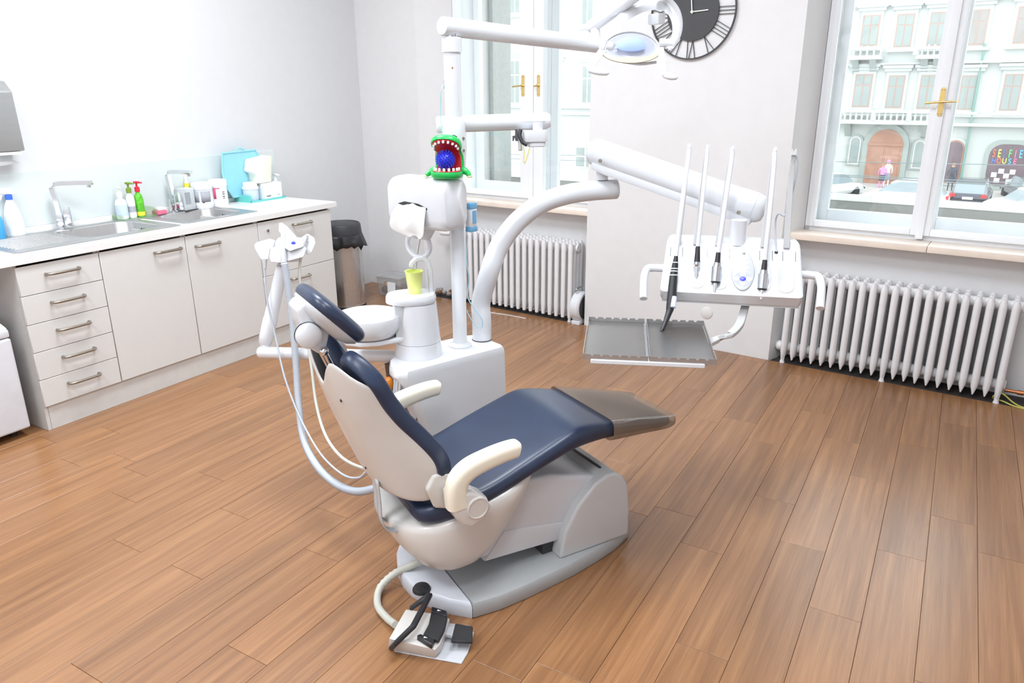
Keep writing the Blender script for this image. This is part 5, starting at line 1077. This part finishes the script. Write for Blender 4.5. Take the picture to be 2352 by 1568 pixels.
# table body: frame with x along the table, y away from the operator
TA = onz(1517, 690, .915); TB = onz(1840, 708, .915); tx = (TB-TA).normalized(); ty_ = Vector((-tx.y, tx.x, 0)); TW = (TB-TA).length; TO = TA
def T(x, y, z): return TO+tx*x+ty_*y+Vector((0, 0, z))
def tab(px, py, y=None):      # picture point -> table point on the sloping top
    n_ = Vector((0, 0, 1))*.245-ty_*.125*-1*-1; return None
sl = [(.02, .0), (0, .036), (.008, .048), (.135, .192), (.155, .208), (.20, .212), (.24, .19), (.255, .09), (.25, .0)]
rings = []
for x, k in ((-.004, .9), (.0, .96), (.012, 1), (TW-.012, 1), (TW, .96), (TW+.004, .9)):
    rings.append([T(x+(.02*(p[0]/.26) if x < TW/2 else -.02*(p[0]/.26)), .13+(p[0]-.13)*k, .1+(p[1]-.1)*k) for p in sl])
body = B().loft(rings).build('table_body', 'dental_white', it, world=True, ang=40)
B().loft([[T(x, y, z) for y, z in ((.024, -.008), (.024, .001), (.25, .001), (.25, -.008))] for x in (.004, TW-.004)]).build('bottom_plate', 'dental_grey', it, world=True, smooth=False)
slope = atan2(.144, .127)
def TS(x, l, q=0.): return T(x, .008+l*cos(slope)-q*sin(slope), .048+l*sin(slope)+q*cos(slope))      # on the slope: x across, l up the slope, q off it
# scooped rests, greyer to stand in for shading in the scoops, and slots
RX_ = [.035, .125, .205, .355, .435]
for i, x in enumerate(RX_):
    P = [(p[0]*1., p[1]) for p in rrect(.055, .115, .024, 6)]
    B().loft([[TS(x+p[0]*k, .062+p[1]*k, q) for p in P] for k, q in ((1, .0004), (1.01, .0014), (.97, .002), (.9, .0012), (.86, .0008))]).build('rest', 'dental_lightgrey', it, world=True, ang=60)
    for sg in (-1, 1):
        B().loft([[TS(x+.01+sg*.022+a, l, q) for a, q in ((-.0008, .0004), (.0008, .0004), (.0008, .001), (-.0008, .001))] for l in (.132, .172)]).build('slot', 'joint_dark', it, world=True, smooth=False)
# keypad
def oval(k, n=36):
    out = []
    for i in range(n):
        a = 2*pi*i/n; xx, yy = .038*cos(a), .078*sin(a); xx *= (1-.3*(yy/.078)) if yy > 0 else 1; out.append((xx*k, yy*k))
    return out
kx0 = .286
kp = B().loft([[TS(kx0+p[0], .088+p[1], q) for p in oval(k)] for k, q in ((1.1, .0005), (1.08, .006), (1.0, .008))]).build('keypad', 'pad_grey', it, world=True, ang=50)
def key(nm, dx, dy, m, rx=.0066, ry=.0066, ic=None):
    dx *= 1.18; dy *= 1.35; rx *= 1.2; ry *= 1.3
    k_ = B().loft([[TS(kx0+dx+rx*s*cos(2*pi*i/20), .088+dy+ry*s*sin(2*pi*i/20), q) for i in range(20)] for s, q in ((1, .0078), (1, .0088), (.85, .0092))]).build(nm, m, kp, world=True)
    return k_
B().loft([[TS(kx0+p[0], .088-.030*1.35+p[1], q) for p in [(.0315*cos(2*pi*i/28), .029*sin(2*pi*i/28)) for i in range(28)]] for q in (.0078, .0084)]).build('key_field', 'pad_dark', kp, world=True)
for dx in (-.010, .010):
    for dy in (.034, .019, .004): key('key', dx, dy, 'bottle_white')
for dx, dy in ((0, -.015), (0, -.045), (-.019, -.030), (.019, -.030)): key('key', dx, dy, 'bottle_white', .0078, .0064)
key('key', 0, -.030, 'blue_button', .0092, .007)
for dx, dy, m in ((.010, .019, 'print_pink'), (.010, .004, 'print_pink'), (-.010, .034, 'print_grey'), (.010, .034, 'print_grey'), (0, -.015, 'print_dark'), (0, -.045, 'print_dark'), (-.019, -.03, 'print_dark'), (.019, -.03, 'print_dark'), (0, -.030, 'bottle_white')):
    B().loft([[TS(kx0+dx*1.18+a, .088+dy*1.35+l, q) for a, l in ((-.0025, -.0006), (.0025, -.0001), (.0025, .0009), (-.0025, .0004))] for q in (.0092, .0097)]).build('symbol', m, kp, world=True, smooth=False)
for a0, a1 in ((-.004, -.0025), (-.001, .0005), (.002, .0045)): B().loft([[TS(kx0+a, .088+l, q) for a, l in ((a0, .06), (a1, .06), (a1+.0008, .068), (a0+.0008, .068))] for q in (.0082, .0088)]).build('symbol', 'print_dark', kp, world=True, smooth=False)
# grips left and right
for sg, x in ((-1, -.0), (1, TW)):
    p = [T(x-sg*.01, .10, .1), T(x+sg*.042, .095, .1), T(x+sg*.06, .085, .095), T(x+sg*.067, .055, .07), T(x+sg*.065, .02, .03), T(x+sg*.062, -.005, .005)]
    pp = bez(p, 30); B().tube(pp, [.0145]*len(pp), 18).build('grip', 'dental_white', it, world=True, ang=60)
# post between arm and table
rp = ray(1697, 505); PP = CAM+rp*(((TO-CAM).dot(ty_)+.165)/rp.dot(ty_))
B().tube([Vector((PP.x, PP.y, TO.z+.19)), Vector((PP.x, PP.y, TO.z+.225)), PP], [.037, .03, .03], 24).build('table_post', 'dental_white', it, world=True)
# hose rods, hoses and handpieces
def dT(p): return dep(p)
rods = [(RX_[0]+.012, (1583, 338)), (RX_[1]-.012, (1625, 340)), (RX_[2]-.012, (1682, 344)), (RX_[3]+.0, (1780, 346)), (RX_[4], (1823, 350))]
tips = []
for i, (x, (px, py)) in enumerate(rods):
    base = TS(x, .185, .004); up = WD(px, py, dep(base)-.05+.0)
    # strip-shaped spring rod
    n = 14; path = bez([base, base+(up-base)*.33+ty_*.012, base+(up-base)*.7+ty_*.014, up+ty_*.004], 16)
    rb_ = B().loft([[p+tx*a*.011*(1-.25*k/len(path))+ty_*q*.004 for a, q in ((-1, -1), (1, -1), (1, 1), (-1, 1))] for k, p in enumerate(path)]).bevel(.0015, 1).build('hose_rod', 'dental_grey', it, world=True)
    B().loft([[up+tx*a*.0085+Vector((0, 0, q)) for a, q in ((-1, -.008), (1, -.008), (1, .012), (.55, .012), (.4, .004), (-.4, .004), (-.55, .012), (-1, .012))] for _ in (0,)]+[[up-ty_*.012+tx*a*.0085+Vector((0, 0, q)) for a, q in ((-1, -.008), (1, -.008), (1, .012), (.55, .012), (.4, .004), (-.4, .004), (-.55, .012), (-1, .012))]]).build('rod_fork', 'dental_white', rb_, world=True, smooth=False)
    tips.append(up)
HK = 1.25
def seg(P, Q, r0, r1, m, nm, par, n=20): return B().tube([P, Q], [r0*HK, r1*HK], n).build(nm, m, par, world=True)
# handpiece positions: (picture points top -> bottom)
def hoseto(i, top, r, col='dental_white', par=None):
    up = tips[i]; B().tube(bez([up+Vector((0, 0, -.004)), up-ty_*.006+Vector((0, 0, .004)), up-ty_*.016+Vector((0, 0, -.03)), up+(top-up)*.5-ty_*.02, top], 24), r, 12).build('hose', col, it, world=True)
def PT(px, py, d): return WD(px, py, d)
d0 = dep(TS(RX_[0], .06, .015))-.012
# 1: long dark syringe with bent nozzle
A = [PT(1553, 588, d0), PT(1551, 606, d0), PT(1547, 634, d0), PT(1542, 690, d0-.02), PT(1539, 708, d0-.03), PT(1537, 716, d0-.035)]
hs = seg(A[0], A[1], .0055, .0085, 'black_plastic', 'syringe', it); seg(A[1], A[2], .0088, .0115, 'black_plastic', 'sleeve', hs); seg(A[2], A[3], .0118, .0135, 'black_plastic', 'barrel', hs)
bl = seg(PT(1549, 682, d0-.03), PT(1546, 706, d0-.045), .0075, .0075, 'label_blue', 'button', hs)
B().tube(bez([A[3], A[4], A[5], PT(1530, 735, d0-.05), PT(1521, 757, d0-.07), PT(1517, 761, d0-.075)], 20), [v*1.2 for v in (.0135, .0135, .013, .0125, .012, .0115, .011, .0105, .01, .0095, .009, .0085, .0075, .007, .0065, .006, .0055, .0045, .004, .0035, .003)], 16).build('nozzle', 'black_plastic', hs, world=True)
for y, x, r in ((603, 1551, .0092), (617, 1549.5, .0106), (623, 1548.6, .0111), (632, 1547.4, .0121)): B().tube([PT(x, y-1.2, d0), PT(x-.1, y+.9, d0)], r*1.27, 20).build('ring', 'bottle_white', hs, world=True)
hoseto(0, A[0], .0085)
# 2: slim coupling
d1 = dep(TS(RX_[1], .09, .012))-.005
A = [PT(1603, 566, d1), PT(1601, 602, d1), PT(1600.5, 608, d1), PT(1600, 612, d1), PT(1599.5, 640, d1)]
hs = seg(A[0], A[1], .0062, .0092, 'black_plastic', 'coupling', it); seg(A[1], A[2], .0098, .0095, 'chrome_soft', 'collar', hs); seg(A[2], A[3], .008, .006, 'chrome', 'neck', hs); seg(A[3], A[4], .0048, .0032, 'chrome', 'spigot', hs)
for k in range(4): yy = 615+k*5; B().tube([PT(1600-.03*k, yy, d1), PT(1600-.03*k, yy+1.6, d1)], .0072, 14).build('ring', 'chrome', hs, world=True)
hoseto(1, A[0], .0075)
# 3 and 4: micromotors
for i, (xa, ya, xb, yb) in ((2, (1650, 580, 1641, 671)), (3, (1757, 597, 1748, 687))):
    d2 = dep(TS(RX_[i], .075, .014))-.01; f = lambda q: PT(xa+(xb-xa)*q, ya+(yb-ya)*q, d2)
    hs = seg(f(0), f(.26), .0068, .0085, 'black_plastic', 'micromotor', it); seg(f(.26), f(.36), .0105, .0125, 'chrome_soft', 'collar', hs); seg(f(.36), f(.73), .0150, .0142, 'chrome_soft', 'barrel', hs); seg(f(.73), f(.77), .0145, .010, 'joint_dark', 'rim', hs); seg(f(.76), f(1.), .0058, .0048, 'chrome', 'spigot', hs)
    hoseto(i, f(0), .0085)
# 5: empty rod with grey cable
up = tips[4]; B().tube(bez([up+Vector((0, 0, -.04)), up+tx*.012+Vector((0, 0, -.015)), up+tx*.018+Vector((0, 0, -.06)), up+tx*.008+Vector((0, 0, -.17)), up+tx*-.006+Vector((0, 0, -.225)), up+tx*-.03+Vector((0, 0, -.22)), up+tx*-.036+Vector((0, 0, -.26)), TS(RX_[4]-.035, .165, .004)], 48), .003, 8).build('cable', 'hose_grey', it, world=True)
B().lathe([(.006, 0), (.006, .006)], 12, TS(RX_[4]-.035, .165, .0), aim((0, 0, 0), Vector((0, 0, 1)))).build('socket', 'joint_dark', it, world=True)
# ------------------------------------------------------------ tray holder and two trays
ZTR = .84
Q = [onz(x, y, ZTR) for x, y in ((1362, 735), (1628, 745), (1632, 833), (1326, 820))]
tc_ = sum(Q, Vector())/4; ex1 = ((Q[1]-Q[0])+(Q[2]-Q[3])).normalized(); ey1 = Vector((-ex1.y, ex1.x, 0)); TWd = .418; TDp = .415
def G(x, y, z): return tc_+ex1*x+ey1*y+Vector((0, 0, z))
dA1, dA0 = dep(T(TW*.64, .1, 0)), dep(G(TWd/2, .0, 0))
arm_ = bez([T(TW*.64, .1, -.004), WD(1706, 722, dA1-.05), WD(1697, 748, dA1-.12), onz(1676, 769, ZTR+.012), onz(1650, 778, ZTR-.018), G(TWd/2-.03, .0, -.024)], 40)
B().loft([[p+Vector((0, 0, a*.008))+(arm_[min(i+1, len(arm_)-1)]-arm_[max(i-1, 0)]).cross(Vector((0, 0, 1))).normalized()*q*.014 for a, q in ((-1, -1), (-1, 1), (1, 1), (1, -1))] for i, p in enumerate(arm_)]).bevel(.003, 1).build('tray_arm', 'dental_grey', it, world=True)
b = B(); b.loft([[G(x, y, z) for x, y in ((-TWd/2+.02, -TDp/2+.02), (TWd/2-.02, -TDp/2+.02), (TWd/2-.02, TDp/2-.02), (-TWd/2+.02, TDp/2-.02))] for z in (-.018, -.006)]); b.build('tray_plate', 'dental_lightgrey', it, world=True, smooth=False)
B().loft([[G(x, y, z) for y, z in ((-TDp/2-.006, -.018), (-TDp/2-.006, -.004), (-TDp/2+.03, -.004), (-TDp/2+.03, -.018))] for x in (-TWd/2+.025, TWd/2-.035)]).bevel(.002, 1).build('tray_rail', 'dental_white', it, world=True)
for i, (xa, xb, lab) in enumerate(((-TWd/2, -.003, 'stainless steel instrument tray with notched rim, left of the two'), (.003, TWd/2, 'stainless steel instrument tray with notched rim, under the syringe tip'))):
    tr_ = thing('instrument_tray', lab, 'tray', G((xa+xb)/2, 0, -.005), atan2(ex1.y, ex1.x), group='instrument trays')
    w, d = xb-xa, TDp; hz = .018
    B().loft([[(p[0]*k, p[1]*k, z) for p in rrect(w-.006, d-.006, .006, 3)] for k, z in ((1, 0), (1, .0015))]).build('bottom', 'steel_tray', tr_, smooth=False)
    for nm, p0, p1, n in (('rim', (-w/2, -d/2), (w/2, -d/2), 7), ('rim', (-w/2, d/2), (w/2, d/2), 7), ('rim', (-w/2, -d/2), (-w/2, d/2), 15), ('rim', (w/2, -d/2), (w/2, d/2), 15)):
        a, e = Vector((p0[0], p0[1], 0)), Vector((p1[0], p1[1], 0)); t = (e-a).normalized(); s = Vector((-t.y, t.x, 0))*.0008; L1 = (e-a).length; pr_ = [(0, 0), (L1, 0), (L1, hz)]
        for k in range(n-1, 0, -1):
            u = L1*k/n; pr_ += [(u+.006, hz), (u+.003, hz-.006), (u-.003, hz-.006), (u-.006, hz)]
        pr_ += [(0, hz)]
        B().prism([a+t*u+Vector((0, 0, z))-s for u, z in pr_], [a+t*u+Vector((0, 0, z))+s for u, z in pr_]).build(nm, 'steel', tr_, smooth=False)

# ============================================================ ASSISTANT'S ELEMENT ON THE LEFT
aa = thing('assistant_arm', 'white jointed arm with suction hoses and keypad left of the headrest', 'suction arm', CT+Vector((0, 0, ZU-.03)), 0)
LA = onz(598, 809, .60); RA = CT+Vector((0, 0, .635))-Vector((0, 0, .02)); dA = (RA-LA).normalized()
B().tube([LA-dA*.006, LA, RA], [.022, .0255, .0255], 28).build('lower_arm', 'dental_white', aa, world=True)
dl_ = dep(LA); U0, U1 = WD(609, 787, dl_), WD(648, 612, dl_-.06)
B().tube([WD(610, 802, dl_), WD(609, 786, dl_)], .02, 20).build('pivot', 'dental_white', aa, world=True)
uu = U1-U0; B().tube([U0-uu.normalized()*.012, U0, U0+uu*.08, U0+uu*.32, U0+uu*.33, U0+uu*.9, U1], [.018, .027, .030, .030, .028, .025, .024], 24).build('upright', 'dental_white', aa, world=True, ang=50)
B().tube([U1, WD(650, 585, dl_-.07)], .019, 20).build('neck', 'dental_grey', aa, world=True)
dh = dl_-.09
def HP(x, y, o=0.): return WD(x, y, dh+o)
def block(nm, P, o0, o1, m='dental_white', bv=.005): return B().loft([[HP(x, y, o) for x, y in P] for o in (o0, o1)]).bevel(bv, 2).build(nm, m, aa, world=True)
block('holder_body', [(622, 568), (640, 545), (690, 545), (705, 560), (700, 585), (690, 600), (640, 603), (625, 592)], .0, .09)
block('holder_wing', [(583, 563), (590, 556), (620, 548), (632, 552), (628, 566), (620, 572), (617, 596), (600, 597), (587, 575)], -.01, .035)
block('holder_wing', [(622, 566), (646, 569), (652, 580), (648, 604), (622, 602), (618, 590)], -.035, .02)
block('holder_wing', [(656, 572), (665, 577), (700, 566), (704, 572), (698, 590), (662, 600), (655, 596)], -.035, .02)
block('holder_wing', [(688, 548), (706, 536), (722, 546), (725, 558), (716, 580), (704, 585), (702, 570), (708, 556)], .0, .05)
pdk = [(641, 512), (648, 511), (660, 520), (678, 540), (698, 563), (694, 567), (665, 577), (655, 570), (650, 545), (640, 530)]
kpad = B().loft([[HP(x, y, o+(y-540)*-.0006) for x, y in pdk] for o in (-.035, -.012)]).bevel(.004, 2).build('keypad', 'pad_grey', aa, world=True)
def dot(x, y, r, m, nm='key'): B().loft([[HP(x+r*s*cos(2*pi*i/16), y+r*s*.8*sin(2*pi*i/16), -.0355+(y-540)*-.0006-q) for i in range(16)] for s, q in ((1, 0), (1, .001), (.8, .0016))]).build(nm, m, kpad, world=True)
dot(674, 558, 5, 'blue_button')
for x, y in ((648, 518), (654, 530), (662, 531), (660, 541), (669, 541), (664, 552), (684, 558), (676, 567), (664, 563)): dot(x, y, 3, 'bottle_white')
B().tube([HP(651, 534, -.03), HP(651, 560, -.04), HP(652, 590, -.04), HP(653, 603, -.04)], [.0105, .012, .012, .0105], 18).build('suction_handle', 'dental_lightgrey', aa, world=True)
B().tube([HP(705, 541, -.005), HP(697, 562, -.01), HP(694, 575, -.01)], [.0065, .0075, .006], 14).build('syringe_body', 'dental_grey', aa, world=True)
B().ball(HP(705, 541, -.008), .005, 10).build('syringe_tip', 'chrome_soft', aa, world=True)
B().tube([HP(607, 595, .0), HP(609, 617, .0)], [.012, .005], 14).build('suction_tip', 'dental_grey', aa, world=True)
# hoses: corrugated suction hose and two thin ones, ending under the chair
def hosepath(pts, r, m, nm, corr=False, n=60):
    P = bez([WD(x, y, d) for x, y, d in pts], n)
    if corr:
        Pd = []
        for i in range(len(P)-1):
            k = max(2, int((P[i+1]-P[i]).length/.0042))
            for j in range(k): Pd.append(P[i]+(P[i+1]-P[i])*j/k)
        Pd.append(P[-1]); rr_ = [r*(1.1 if i % 2 else .86) for i in range(len(Pd))]; B().tube(Pd, rr_, 14).build(nm, m, aa, world=True, ang=80)
    else: B().tube(P, r, 10).build(nm, m, aa, world=True)
e1 = dep(chW(.82, .17, .25)); e2 = e1
hosepath([(653, 603, dh-.04), (662, 660, dh-.02), (672, 740, dh), (680, 840, dh+.01), (686, 930, dh), (698, 1010, dh-.05), (728, 1070, dh-.15), (770, 1110, e1+.15), (815, 1128, e1+.05), (858, 1122, e1), (890, 1105, e1+.02)], .0142, 'hose_grey', 'suction_hose', True, 80)
hosepath([(691, 585, dh), (688, 640, dh+.02), (700, 740, dh+.03), (715, 840, dh+.02), (727, 930, dh-.02), (748, 1000, dh-.1), (785, 1050, e1+.12), (835, 1075, e1+.04), (880, 1078, e1+.03)], .0062, 'hose_beige', 'hose', False)
hosepath([(608, 615, dh), (612, 680, dh+.01), (632, 770, dh+.03), (655, 870, dh+.01), (690, 960, dh-.04), (735, 1040, dh-.14), (785, 1088, e1+.1), (822, 1097, e1+.04), (842, 1082, e1+.02), (870, 1060, e1+.03)], .004, 'hose_grey', 'hose', False)
